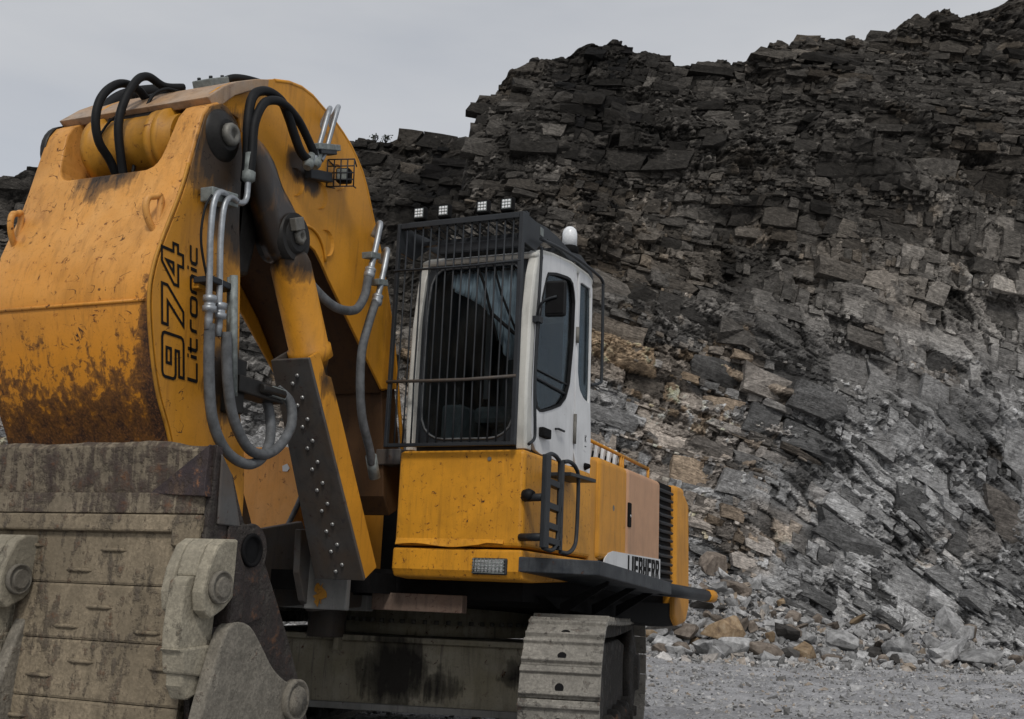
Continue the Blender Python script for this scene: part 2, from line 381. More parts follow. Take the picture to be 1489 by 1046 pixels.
RM = {'grey': rock_mat('grey_rock', (.13, .13, .13), (.32, .32, .32), (.52, .52, .52)),
      'brown': rock_mat('brown_rock', (.08, .066, .055), (.18, .15, .125), (.30, .26, .22)),
      'rust': rock_mat('rusty_rock', (.10, .07, .05), (.25, .18, .11), (.36, .29, .21)),
      'dark': rock_mat('dark_rock', (.035, .033, .032), (.07, .066, .062), (.12, .115, .11))}
ROCKS = {k: [rock_mesh('boulder_'+k, 40+i*7+hash_, 34+i % 5, (.7, .85, .55, .95)[i % 4]) for i in range(8)] for hash_, k in enumerate(RM)}
for k in ROCKS:
    for me in ROCKS[k]: me.materials.append(RM[k])
def boulder(s, d, size, kind, label, group=None, z=None, i=None, rot=None, sink=.25):
    me = ROCKS[kind][random.randrange(8) if i is None else i]
    o = bpy.data.objects.new('boulder', me); COL.objects.link(o)
    q = to_world(np.array(s, float), np.array(d, float), np.array(0.))
    zz = float(ground_z(s, d)) if z is None else z
    o.location = (q[0], q[1], zz + size*(.5-sink)*.7)
    o.scale = (size*random.uniform(.85, 1.3), size*random.uniform(.8, 1.1), size*random.uniform(.75, 1.05))
    o.rotation_euler = rot or (random.uniform(-.5, .5), random.uniform(-.5, .5), random.uniform(0, 6.28))
    tag(o, label, 'boulder', group); return o

# ================================================================ EXCAVATOR
# machine axes: +X is its left side, -Y its front, Z up
def rotm(rx=0, ry=0, rz=0):
    return Matrix.Rotation(rz, 3, 'Z') @ Matrix.Rotation(ry, 3, 'Y') @ Matrix.Rotation(rx, 3, 'X')
def catmull(pts, n=8, closed=False):
    P = [Vector(p) for p in pts]; out = []
    m = len(P)
    for i in range(m if closed else m-1):
        a = P[(i-1) % m] if closed or i > 0 else P[0]*2-P[1]
        b_ = P[i]; c_ = P[(i+1) % m]
        d_ = P[(i+2) % m] if closed or i+2 < m else P[-1]*2-P[-2]
        for k in range(n):
            u = k/n
            out.append(.5*((2*b_) + (c_-a)*u + (2*a-5*b_+4*c_-d_)*u*u + (3*b_-a-3*c_+d_)*u**3))
    if not closed: out.append(P[-1])
    return out
class MB:
    def __init__(s): s.v = []; s.f = []; s.sm = []
    def add(s, vs, fs, smooth=False):
        k = len(s.v); s.v += [Vector(v) for v in vs]; s.f += [tuple(i+k for i in f) for f in fs]; s.sm += [smooth]*len(fs); return s
    def box(s, c, size, R=None):
        c = Vector(c); h = Vector(size)*.5
        vs = [Vector((x*h.x, y*h.y, z*h.z)) for x in (-1, 1) for y in (-1, 1) for z in (-1, 1)]
        if R: vs = [R @ v for v in vs]
        return s.add([c+v for v in vs], [(0, 1, 3, 2), (4, 6, 7, 5), (0, 4, 5, 1), (2, 3, 7, 6), (0, 2, 6, 4), (1, 5, 7, 3)])
    def span(s, x0, x1, y0, y1, z0, z1): return s.box(((x0+x1)/2, (y0+y1)/2, (z0+z1)/2), (abs(x1-x0), abs(y1-y0), abs(z1-z0)))
    def prism(s, pts, x0, x1, axis='X'):
        n = len(pts); k = {'X': lambda a, q: (a, q[0], q[1]), 'Y': lambda a, q: (q[0], a, q[1]), 'Z': lambda a, q: (q[0], q[1], a)}[axis]
        vs = [k(x0, q) for q in pts] + [k(x1, q) for q in pts]
        fs = [tuple(range(n))[::-1], tuple(range(n, 2*n))] + [(i, (i+1) % n, n+(i+1) % n, n+i) for i in range(n)]
        return s.add(vs, fs)
    def loft(s, rings, caps=True, smooth=False, closed=True):
        n = len(rings[0]); vs = [p for r in rings for p in r]; fs = []
        for i in range(len(rings)-1):
            for j in range(n if closed else n-1): fs.append((i*n+j, i*n+(j+1) % n, (i+1)*n+(j+1) % n, (i+1)*n+j))
        s.add(vs, fs, smooth)
        if caps:
            s.add(rings[0], [tuple(range(n))[::-1]]); s.add(rings[-1], [tuple(range(n))])
        return s
    def tube(s, pts, r, n=8, caps=True, sm=0, closed=False):
        P = catmull(pts, sm, closed) if sm else [Vector(p) for p in pts]
        m = len(P); rings = []; prev = None
        for i in range(m):
            if closed: tg = (P[(i+1) % m]-P[i-1])
            else: tg = (P[min(i+1, m-1)]-P[max(i-1, 0)])
            tg.normalize()
            if prev is None:
                a = Vector((0, 0, 1)) if abs(tg.z) < .9 else Vector((1, 0, 0)); u = tg.cross(a).normalized()
            else:
                u = (prev - tg*prev.dot(tg)).normalized()
            prev = u; v = tg.cross(u); rr = r[i] if isinstance(r, (list, tuple)) else r
            rings.append([P[i] + (u*math.cos(2*math.pi*j/n) + v*math.sin(2*math.pi*j/n))*rr for j in range(n)])
        if closed: rings.append(rings[0]); caps = False
        return s.loft(rings, caps, True)
    def cyl(s, p0, p1, r, r1=None, n=20):
        return s.tube([p0, p1], [r, r if r1 is None else r1], n)
    def lathe(s, c, axis, prof, n=24):
        """prof: list of (distance along axis, radius)"""
        c = Vector(c); ax = Vector(axis).normalized()
        return s.tube2([c+ax*a for a, _ in prof], [r for _, r in prof], ax, n)
    def tube2(s, P, R_, ax, n):
        a = Vector((0, 0, 1)) if abs(ax.z) < .9 else Vector((1, 0, 0)); u = ax.cross(a).normalized(); v = ax.cross(u)
        rings = [[p + (u*math.cos(2*math.pi*j/n)+v*math.sin(2*math.pi*j/n))*max(r, 1e-4) for j in range(n)] for p, r in zip(P, R_)]
        for i in range(len(rings)-1): s.loft([rings[i], rings[i+1]], False, True)
        s.add(rings[0], [tuple(range(n))[::-1]]); s.add(rings[-1], [tuple(range(n))]); return s
    def ribbon(s, pts, wdt, plane, closed=False, lift=.003):
        """flat painted stroke in a plane: plane(u, v) -> point, plane normal handled by lift"""
        m = len(pts); pts = [Vector((p[0], p[1])) for p in pts]; Lr = []; Rr = []
        for i in range(m):
            a = pts[i-1] if closed or i > 0 else None; c_ = pts[(i+1) % m] if closed or i < m-1 else None
            b_ = pts[i]
            t1 = (b_-a).normalized() if a is not None and (b_-a).length > 1e-9 else None; t2 = (c_-b_).normalized() if c_ is not None and (c_-b_).length > 1e-9 else None
            if t1 is None: t1 = t2
            if t2 is None: t2 = t1
            n1 = Vector((-t1.y, t1.x)); n2 = Vector((-t2.y, t2.x)); mm = n1+n2
            if mm.length < .2: mm = n1
            mm.normalize(); k = wdt/2/max(.35, mm.dot(n1))
            Lr.append(b_+mm*k); Rr.append(b_-mm*k)
        vs = [plane(q.x, q.y) for q in Lr] + [plane(q.x, q.y) for q in Rr]
        fs = [(i, (i+1) % m, m+(i+1) % m, m+i) for i in range(m if closed else m-1)]
        return s.add(vs, fs)
    def xf(s, M):
        s.v = [M @ v for v in s.v]; return s
    def build(s, name, mat, parent=None, bevel=0, label=None, seg=2):
        lo = Vector([min(v[i] for v in s.v) for i in range(3)]); hi = Vector([max(v[i] for v in s.v) for i in range(3)]); c = (lo+hi)/2
        me = bpy.data.meshes.new(name); me.from_pydata([v-c for v in s.v], [], s.f)
        me.polygons.foreach_set('use_smooth', s.sm); me.update()
        bm = bmesh.new(); bm.from_mesh(me); bmesh.ops.remove_doubles(bm, verts=bm.verts, dist=1e-5)
        bmesh.ops.recalc_face_normals(bm, faces=bm.faces); bm.to_mesh(me); bm.free()
        o = link(name, me, mat, parent, c)
        if bevel:
            md = o.modifiers.new('bevel', 'BEVEL'); md.width = bevel; md.segments = seg; md.limit_method = 'ANGLE'; md.angle_limit = rad(35)
            md.harden_normals = False
        if label: o['label'] = label
        return o
def copy_part(o, world, parent):
    c = o.copy(); COL.objects.link(c); c.parent = parent; c.location = Vector(world)-ORG[parent.name]; ORG[c.name] = Vector(world); return c

# ---- materials
def paint(name, base, rust=.3, dirt=.35, rough=.5, fade=None, low=None, scale=1., spec=.35, grease=(), edge=None, shadez=None):
    """worn paint: chips to rust, grime in blotches, vertical run marks; low=(z0,z1): paint scraped off below z1 down to bare rust at z0"""
    m, t, b = newmat(name); p = coords(t, None, 'World')
    st = coords(t, (9*scale, 9*scale, 1.1*scale), 'World')
    nA = noise(t, p, 3.1*scale, 6, .62, .4); nB = noise(t, p, 17*scale, 5, .68, .6); nC = noise(t, st, 1.5, 5, .65, .3); nD = noise(t, p, 60*scale, 3, .6)
    fm = ramp(t, nA, [(.35, 0), (.7, 1)])
    if shadez:                                    # paler above, deeper below: light on the leaning face painted in
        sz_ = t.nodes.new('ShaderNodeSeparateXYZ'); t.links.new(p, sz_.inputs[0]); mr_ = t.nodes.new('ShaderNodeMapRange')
        mr_.inputs['From Min'].default_value = shadez[0]; mr_.inputs['From Max'].default_value = shadez[1]; t.links.new(sz_.outputs['Z'], mr_.inputs['Value'])
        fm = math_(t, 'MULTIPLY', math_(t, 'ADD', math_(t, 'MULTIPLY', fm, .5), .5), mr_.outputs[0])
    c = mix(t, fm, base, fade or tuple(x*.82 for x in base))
    c = mix(t, math_(t, 'MULTIPLY', ramp(t, nC, [(.50, 0), (.74, 1)]), dirt), c, tuple(x*.30+.012 for x in base))
    c = mix(t, math_(t, 'MULTIPLY', ramp(t, nD, [(.52, 0), (.75, 1)]), dirt*.5), c, tuple(x*.45 for x in base))
    nE = noise(t, p, 1.3*scale, 4, .6, .8)
    c = mix(t, math_(t, 'MULTIPLY', ramp(t, nE, [(.45, 0), (.68, 1)]), dirt*.75), c, tuple(x*.50 for x in base))
    nF = noise(t, coords(t, (14*scale, 14*scale, .7*scale), 'World'), 1.2, 3, .6, .2)
    c = mix(t, math_(t, 'MULTIPLY', ramp(t, nF, [(.62, 0), (.72, 1)]), dirt*.8), c, (base[0]*.24, base[1]*.20, base[2]*.3+.006))
    lo_, hi_ = .73-.14*rust, .76-.12*rust
    c = mix(t, math_(t, 'MULTIPLY', ramp(t, nB, [(lo_-.06, 0), (lo_, 1)]), .45), c, (base[0]*.42, base[1]*.30, base[2]*.4))
    f = ramp(t, nB, [(lo_, 0), (hi_, 1)])
    if low:
        sx = t.nodes.new('ShaderNodeSeparateXYZ'); t.links.new(p, sx.inputs[0])
        mr = t.nodes.new('ShaderNodeMapRange'); mr.inputs['From Min'].default_value = low[1]; mr.inputs['From Max'].default_value = low[0]
        mr.inputs['To Min'].default_value = 0; mr.inputs['To Max'].default_value = low[2] if len(low) > 2 else .36
        t.links.new(sx.outputs['Z'], mr.inputs['Value'])
        k = math_(t, 'ADD', mix(t, .36, mix(t, .66, nA, nB), nC), mr.outputs[0])
        if edge:                                 # paint rubbed off along the exposed edge
            me_ = t.nodes.new('ShaderNodeMapRange'); me_.inputs['From Min'].default_value = edge[0]-edge[1]; me_.inputs['From Max'].default_value = edge[0]
            me_.inputs['To Min'].default_value = 0; me_.inputs['To Max'].default_value = .30; t.links.new(sx.outputs['X'], me_.inputs['Value'])
            mz_ = t.nodes.new('ShaderNodeMapRange'); mz_.inputs['From Min'].default_value = edge[2]; mz_.inputs['From Max'].default_value = edge[2]-.5; t.links.new(sx.outputs['Z'], mz_.inputs['Value'])
            k = math_(t, 'ADD', k, math_(t, 'MULTIPLY', me_.outputs[0], mz_.outputs[0]))
        f2 = ramp(t, k, [(.625, 0), (.655, .6), (.70, .82), (.84, 1)])
        f = mix(t, 1, f, f2, 'LIGHTEN')
        # curved scratches through the paint, bunched where rock has rubbed past
        nS = noise(t, p, 4.2, 2, .5, 1.8); ln = ramp(t, math_(t, 'ABSOLUTE', math_(t, 'SUBTRACT', nS, .5), 0), [(.006, 1), (.014, 0)])
        mk = ramp(t, mix(t, .5, noise(t, p, 6.5, 3, .6), nB), [(.52, 0), (.58, 1)])
        f = mix(t, 1, f, math_(t, 'MULTIPLY', ln, mk), 'LIGHTEN')
    rc = ramp(t, nD, [(.3, (.018, .010, .007)), (.5, (.055, .024, .012)), (.62, (.12, .05, .018)), (.75, (.24, .10, .03))])
    c = mix(t, f, c, rc)
    for gx, gy, gz, gr in grease:                # oil and grease thrown out round a joint
        vm = t.nodes.new('ShaderNodeVectorMath'); vm.operation = 'DISTANCE'; vm.inputs[1].default_value = (gx, gy, gz); t.links.new(p, vm.inputs[0])
        dd = math_(t, 'ADD', math_(t, 'DIVIDE', vm.outputs['Value'], gr), math_(t, 'MULTIPLY', math_(t, 'SUBTRACT', mix(t, .5, nA, nC), .5), 2.2))
        c = mix(t, ramp(t, dd, [(.55, .96), (.85, .6), (1.15, 0)]), c, (.012, .010, .009))
    t.links.new(c, b.inputs['Base Color'])
    t.links.new(mix(t, f, rough, .9), b.inputs['Roughness'])
    b.inputs['Specular IOR Level'].default_value = spec
    bump(t, b, mix(t, .5, nD, f), .25, .006)
    return m
YEL = (.60, .262, .020)
M = {}
M['yellow'] = paint('yellow_paint', YEL, .3, .5, grease=[(-4.46, 6.34, 3.78, .30), (-4.46, 6.85, 2.9, .2)])
M['boom'] = paint('boom_paint', (.62, .27, .018), .2, .42, fade=(.54, .235, .018), grease=[(-4.56, 5.75, 4.15, .38), (-4.56, 6.28, 3.82, .32), (-4.56, 6.48, 4.45, .16), (-4.56, 6.66, 4.42, .14)])
M['stick'] = paint('stick_paint', (.60, .235, .014), .62, .5, fade=(.64, .325, .095), shadez=(2.75, 3.5), low=(2.0, 3.10, .36), scale=1.1, grease=[(-5.15, 5.35, 4.1, .36), (-4.5, 5.62, 4.1, .33)], edge=(-4.5, .13, 3.5))  # pale top and deep foot paint the light along the stick
M['stickside'] = paint('stick_side_paint', (.56, .245, .02), .2, .42, low=(1.3, 2.5, .16), grease=[(-4.49, 5.62, 4.16, .48), (-4.49, 5.80, 3.75, .30), (-4.49, 5.85, 2.7, .28)])
M['box'] = paint('front_box_paint', (.66, .295, .020), .70, .42, scale=1.6)
M['hood'] = paint('hood_paint', (.60, .265, .022), .25, .45)
M['pink'] = paint('faded_door_paint', (.50, .285, .165), .1, .3)
M['guard'] = paint('guard_paint', (.080, .078, .076), .55, .6, .55, fade=(.085, .060, .042))
M['brown'] = paint('brown_guard_paint', (.13, .065, .025), .5, .6, .6, fade=(.08, .075, .07))
M['white'] = paint('white_paint', (.66, .67, .68), .06, .22, .4, spec=.4)
M['whited'] = paint('dirty_white_paint', (.62, .62, .58), .15, .4, .45)
M['dark'] = paint('dark_steel_paint', (.017, .020, .024), .12, .5, .5, fade=(.032, .036, .041), spec=.25)
M['deck'] = paint('deck_edge_paint', (.022, .026, .032), .66, .6, .5, fade=(.06, .065, .07), scale=1.5, spec=.25)
M['rustyellow'] = paint('worn_yellow_paint', (.50, .23, .02), .6, .6)
M['frame'] = paint('frame_steel', (.26, .26, .25), .5, .6, .7, fade=(.20, .20, .19))
M['beam'] = paint('muddy_beam_steel', (.30, .27, .19), .6, .7, .75, fade=(.40, .37, .30), grease=[(-4.95, 9.1, .75, .42), (-4.55, 9.2, .65, .25), (-3.9, 9.4, .8, .2)])
M['lug'] = paint('greasy_lug_paint', (.42, .18, .016), .3, .9, .32, fade=(.20, .085, .014), spec=.6, grease=[(-4.45, 5.95, 4.15, .25), (-4.45, 6.2, 3.85, .34)])
M['dustsheen'] = paint('dust_and_sheen_paint', (.42, .26, .14), .5, .7, .6, fade=(.33, .27, .22))  # grey of dust and of reflected sky, both put into the colour
M['rustlug'] = paint('rusty_frame_paint', (.15, .10, .075), .7, .7, .8, fade=(.20, .15, .12))
M['orange'] = paint('orange_panel_paint', (.66, .28, .05), .5, .3, fade=(.68, .32, .09))
def simple(name, c, rough=.5, metal=0, var=.35, sc=12, spec=.5, bmp=.2):
    m, t, b = newmat(name); p = coords(t, None, 'World'); n1 = noise(t, p, sc, 5, .65); n2 = noise(t, p, sc*6, 3, .6)
    cc = mix(t, 1, (*c,), ramp(t, n1, [(.3, 1-var), (.7, 1+var)]), 'MULTIPLY')
    t.links.new(cc, b.inputs['Base Color']); b.inputs['Roughness'].default_value = rough; b.inputs['Metallic'].default_value = metal
    b.inputs['Specular IOR Level'].default_value = spec; bump(t, b, n2, bmp, .004); return m
M['rubber'] = simple('black_rubber', (.008, .0085, .0095), .6, spec=.18)
M['hose'] = simple('dusty_grey_hose', (.085, .09, .095), .7, 0, .45, 14)
M['pipe'] = simple('galvanised_pipe', (.30, .32, .34), .42, .55, .3, 10)
M['clamp'] = simple('grey_clamp', (.17, .19, .185), .6, .2, .4, 20)
M['grease'] = simple('greasy_black_steel', (.011, .010, .009), .5, 0, .7, 8, spec=.3)
M['black'] = simple('matt_black', (.006, .006, .0065), .8, spec=.12)
M['paintblack'] = simple('black_lettering_paint', (.006, .006, .006), .7, spec=.15)
M['chrome'] = simple('worn_steel', (.42, .42, .41), .38, .8, .3, 10)
M['seat'] = simple('seat_cloth', (.075, .09, .095), .9)
M['skyliner'] = simple('reflected_sky_blue', (.50, .60, .68), .7)  # pale blue stands in for sky reflected in the windscreen
M['skyglint'] = simple('sky_reflection_blue', (.50, .58, .64), .8, 0, .25, 9)  # colour of the painted sky reflection
M['lens'] = simple('lamp_lens', (.72, .74, .76), .18, 0, .15, 60)
M['hub'] = simple('hub_cap_steel', (.14, .135, .12), .6, .3)
gl, t, b = newmat('cab_glass'); t.nodes.remove(b)
tr = t.nodes.new('ShaderNodeBsdfTransparent'); tr.inputs[0].default_value = (.46, .50, .52, 1)
gs_ = t.nodes.new('ShaderNodeBsdfGlossy'); gs_.inputs['Roughness'].default_value = .02; gs_.inputs[0].default_value = (.9, .95, 1, 1)
fr = t.nodes.new('ShaderNodeFresnel'); fr.inputs[0].default_value = 1.22
ms = t.nodes.new('ShaderNodeMixShader'); t.links.new(math_(t, 'MULTIPLY', fr.outputs[0], .3), ms.inputs[0]); t.links.new(tr.outputs[0], ms.inputs[1]); t.links.new(gs_.outputs[0], ms.inputs[2])
ds_ = t.nodes.new('ShaderNodeBsdfDiffuse'); ds_.inputs[0].default_value = (.32, .31, .28, 1); m2 = t.nodes.new('ShaderNodeMixShader')
t.links.new(ramp(t, noise(t, coords(t, (3, 3, 1.2), 'World'), 1.6, 5, .6, .4), [(.38, .0), (.75, .05)]), m2.inputs[0]); t.links.new(ms.outputs[0], m2.inputs[1]); t.links.new(ds_.outputs[0], m2.inputs[2])
t.links.new(m2.outputs[0], [n for n in t.nodes if n.type == 'OUTPUT_MATERIAL'][0].inputs['Surface'])
M['glass'] = gl
# bucket: scoured steel caked with dried mud
def muddy(name, mudc, steel, amount, streak, rustc=(.12, .055, .025), pit=1.):
    """dried mud over scoured steel: caked patches, polished scrapes, pits and rust"""
    m, t, b = newmat(name); p = coords(t, None, 'World'); st = coords(t, streak, 'World')
    nA = noise(t, p, 2.6, 6, .62, .5); nB = noise(t, st, 2.2, 6, .68, .4); nD = noise(t, p, 55, 4, .65); nE = noise(t, p, 11, 5, .65); nG = noise(t, p, 1.1, 4, .55, .6)
    sc = noise(t, coords(t, (3, 3, 26), 'World'), 2.5, 3, .5, .15)
    mud = mix(t, ramp(t, nE, [(.3, 0), (.7, 1)]), tuple(x*.62 for x in mudc), tuple(min(1, x*1.30) for x in mudc))
    mud = mix(t, ramp(t, nD, [(.35, .65*pit), (.62, 0)]), mud, tuple(x*.42 for x in mudc))
    mud = mix(t, ramp(t, nG, [(.42, 0), (.66, .7)]), mud, tuple(x*.52 for x in mudc))
    stc = ramp(t, nE, [(.3, tuple(x*.40 for x in steel)), (.58, steel), (.72, rustc)])
    f = ramp(t, mix(t, .35, mix(t, .6, nA, nB), nE), [(amount-.02, 0), (amount+.03, .75), (amount+.10, 1)])
    c = mix(t, f, mud, stc)
    c = mix(t, ramp(t, sc, [(.66, 0), (.74, .18)]), c, tuple(min(1, x*1.7) for x in mudc))
    c = mix(t, ramp(t, nD, [(.70, 0), (.78, .5)]), c, tuple(min(1, x*1.9) for x in mudc))
    t.links.new(c, b.inputs['Base Color']); t.links.new(mix(t, f, .95, .55), b.inputs['Roughness'])
    b.inputs['Specular IOR Level'].default_value = .3
    bump(t, b, mix(t, .40, mix(t, .3, nE, nD), f), 1, .022); return m
M['darkbrown'] = paint('grimy_shade_paint', (.085, .04, .014), .5, .7, .7)  # dark base holds the shade under the boom; grime mottles it
M['mud'] = muddy('mud_caked_steel', (.27, .220, .152), (.075, .060, .046), .53, (5, 5, 1.1))
M['mudlip'] = muddy('scoured_lip_steel', (.26, .215, .155), (.050, .034, .028), .49, (6, 6, .5))
M['rustlip'] = muddy('rusty_corner_steel', (.11, .075, .055), (.035, .024, .026), .45, (6, 6, .8), (.30, .13, .045))
M['mudpale'] = muddy('pale_mud_steel', (.36, .325, .25), (.12, .105, .08), .56, (5, 5, 1.4))
M['mudside'] = muddy('scraped_side_steel', (.085, .075, .066), (.030, .022, .020), .45, (4, 4, 1.2))
M['mudear'] = muddy('dusty_ear_steel', (.22, .20, .165), (.12, .11, .095), .58, (4, 4, 2))
M['track'] = muddy('dusty_track_steel', (.27, .255, .225), (.075, .07, .064), .56, (5, 5, 3))
M['trackside'] = muddy('track_side_steel', (.055, .050, .045), (.018, .017, .016), .5, (3, 3, 3))

ex = empty('excavator', (-5.2, 10.5, 0))
tag(ex, 'large yellow tracked excavator with white caged cab and lowered bucket', 'excavator')
XC = -5.15
def arc(cy, cz, r, a0, a1, n): return [(cy+r*math.cos(rad(a0+(a1-a0)*i/n)), cz+r*math.sin(rad(a0+(a1-a0)*i/n))) for i in range(n+1)]
def interp(tab, z):
    for (z0, y0), (z1, y1) in zip(tab, tab[1:]):
        if z0 <= z <= z1: return y0+(y1-y0)*(z-z0)/(z1-z0)
    return tab[0][1] if z < tab[0][0] else tab[-1][1]

# ---------------------------------------------------------------- stick
SF = [(1.30, 5.72), (1.5, 5.62), (1.9, 5.48), (2.26, 5.34), (2.52, 5.19), (2.79, 5.09), (3.06, 5.03), (3.25, 5.04), (3.44, 5.09), (3.77, 5.20), (4.05, 5.265), (4.34, 5.33), (4.42, 5.38), (4.48, 5.47)]
SB = [(1.30, 5.95), (1.5, 6.10), (1.9, 6.12), (2.26, 6.08), (2.52, 6.0), (2.9, 5.93), (3.43, 5.86), (3.77, 5.80), (4.05, 5.78), (4.2, 5.77), (4.34, 5.73), (4.42, 5.68), (4.48, 5.57)]
zs = [1.30, 1.4, 1.5, 1.7, 1.9, 2.1, 2.26, 2.4, 2.52, 2.65, 2.79, 2.92, 3.06, 3.15, 3.25, 3.34, 3.44, 3.6, 3.77, 3.9, 3.97]
def smooth_tab(tab):
    q = catmull([(y, z, 0) for z, y in tab], 6); return [(v.y, v.x) for v in q]
SF = smooth_tab(SF); SB = smooth_tab(SB)
zs = [z for z, _ in SF if z < 3.96] + [3.97]
XL, XR = -5.79, -4.5
def hw_open(z):                                  # half width of the fork opening
    tab = [(3.97, .33), (3.985, .37), (4.01, .395), (4.05, .415), (4.12, .43), (4.3, .455), (4.48, .47)]
    return interp(tab, z)
ez = [3.97, 3.985, 4.01, 4.05, 4.12, 4.2, 4.3, 4.34, 4.42, 4.48]
def ring8(z):
    f_, b_, h_ = interp(SF, z), interp(SB, z), hw_open(z)
    return [(XL, f_, z), (XC-h_, f_, z), (XC+h_, f_, z), (XR, f_, z), (XR, b_, z), (XC+h_, b_, z), (XC-h_, b_, z), (XL, b_, z)]
mb = MB(); rows8 = [ring8(z) for z in zs]; mb.loft(rows8, False); mb.add(rows8[0], [tuple(range(8))]); mb.add([rows8[-1][k] for k in (1, 2, 5, 6)], [(0, 1, 2, 3)])
for ids in ((0, 1, 6, 7), (2, 3, 4, 5)):
    rr_ = [[ring8(z)[k] for k in ids] for z in ez]; mb.loft(rr_, False); mb.add(rr_[-1], [(0, 1, 2, 3)])
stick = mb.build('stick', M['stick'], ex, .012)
for pg in stick.data.polygons: pg.use_smooth = abs(pg.normal.y) > .8
# side plate stands a little proud, in its own paint
def sidepoly(y_in, z0, z1, back=None):
    zz = [z for z in zs+ez if z0 <= z <= z1]
    fr_ = [(interp(SF, z)+y_in, z) for z in zz]
    bk = [((interp(SB, z)-.01) if back is None else interp(back, z), z) for z in reversed(zz)]
    return fr_+bk
mb = MB(); mb.prism(sidepoly(.022, 1.4, 4.48), XR-.004, XR+.012); mb.build('side_plate', M['stickside'], stick, .004)
mb = MB(); mb.prism(sidepoly(.022, 1.4, 4.48), XL+.004, XL-.012); mb.build('side_plate', M['stickside'], stick, .004)
# rubbing strip welded along the front edge and the transverse weld seam
mb = MB(); mb.tube([(XR+.004, interp(SF, z)-.002, z) for z in zs if z > 2.0], .011, 6); mb.build('edge_weld', M['rustyellow'], stick)
mb = MB(); mb.tube([(XL+.02, interp(SF, 3.04)-.004, 3.045), (XR-.02, interp(SF, 3.04)-.004, 3.04)], .012, 6); mb.build('weld_seam', M['stick'], stick)
for ex_ in (-5.72, -4.6):                         # lifting eyes
    mb = MB(); R_ = rotm(0, 0, .25 if ex_ < -5 else -.2); c = Vector((ex_, interp(SF, 3.63)-.035, 3.63))
    ring = catmull([(0, -.012, .085), (0, -.062, .06), (0, -.072, 0), (0, -.045, -.07), (0, .0, -.12), (0, .03, -.14), (0, .03, .085)], 4, True)
    mb.tube([c+R_ @ q for q in ring], .022, 6, closed=True); mb.build('lifting_eye', M['stick'], stick)
# lettering on the side, reading upwards
pl = lambda u, v: (XR+.0155, 5.40-.165*u-v, 2.62+u)
def glyphs():
    g9 = [[(.08, 0), (.88, 0), (.97, .04), (1, .12), (1, .88), (.97, .96), (.88, 1), (.12, 1), (.03, .96), (0, .88), (0, .50), (.03, .42), (.12, .38), (.66, .38), (.66, .22), (.08, .22)], [(.33, .60), (.67, .60), (.67, .80), (.33, .80)]]
    g7 = [[(0, 1), (1, 1), (1, .74), (.46, 0), (.10, 0), (.60, .74), (0, .74)]]
    g4 = [[(.50, 0), (.80, 0), (.80, .24), (1, .24), (1, .46), (.80, .46), (.80, 1), (.46, 1), (0, .44), (0, .24), (.50, .24)], [(.27, .46), (.52, .46), (.52, .78)]]
    return [(g9, 0.0, .26), (g7, .31, .235), (g4, .565, .245)]
for g, x0, wd in glyphs():
    mb = MB()
    for k, loop in enumerate(g): mb.ribbon([(x0+q[0]*wd, q[1]*.195) for q in loop], .0185, pl, True)
    mb.build('numeral', M['paintblack'], stick)
LH = .068
def rnd(x0, x1, y0, y1, r=.014, gap=None):
    return [(x0, y0+r), (x0, y1-r), (x0+r*.4, y1-r*.4), (x0+r, y1), (x1-r, y1), (x1-r*.4, y1-r*.4), (x1, y1-r), (x1, y0+r), (x1-r*.4, y0+r*.4), (x1-r, y0), (x0+r, y0), (x0+r*.4, y0+r*.4)]
pl2 = lambda u, v: (XR+.0155, 5.520-.165*u-v*.86, 2.645+u*1.06)
lett = [[[(0, .105), (0, .006), (.006, 0), (.105, 0)]], [[(.135, 0), (.135, LH)], [(.135, .09), (.135, .105)]], [[(.175, .10), (.175, .012), (.187, 0), (.245, 0)], [(.155, LH), (.24, LH)]],
        [[(.285, 0), (.285, LH-.014), (.299, LH), (.345, LH)]], [rnd(.375, .475, 0, LH)], [[(.51, 0), (.51, LH-.014), (.524, LH), (.586, LH), (.60, LH-.014), (.60, 0)]],
        [[(.64, 0), (.64, LH)], [(.64, .09), (.64, .105)]], [[(.775, LH), (.69, LH), (.676, LH-.014), (.676, .014), (.69, 0), (.775, 0)]]]
for k, l in enumerate(lett):
    mb = MB()
    for st_ in l: mb.ribbon(st_, .0205, pl2, k == 4)
    mb.build('letter', M['paintblack'], stick)
# pivot bosses and grease around the stick pin
HY, HZ = 5.53, 4.27
mb = MB(); mb.lathe((XR-.02, HY, HZ), (1, 0, 0), [(0, .175), (.03, .175), (.04, .16), (.055, .15), (.07, .11), (.085, .10)], 28); boss = mb.build('pivot_boss', M['grease'], ex)
mb = MB(); mb.lathe((XR+.06, HY, HZ), (1, 0, 0), [(0, .075), (.035, .075), (.05, .063), (.05, .034), (.03, .03)], 14); mb.build('pin_bolt', M['hub'], boss)
mb = MB(); mb.lathe((XL+.02, HY, HZ), (-1, 0, 0), [(0, .22), (.05, .22), (.09, .17)], 28); mb.build('pivot_boss', M['grease'], ex)
# dark structure behind the stick: cylinder heads, bearing block and cast lever
mb = MB(); mb.span(-5.6, -4.62, 5.80, 6.0, 2.2, 4.0); mb.build('inner_web', M['brown'], stick, .02)

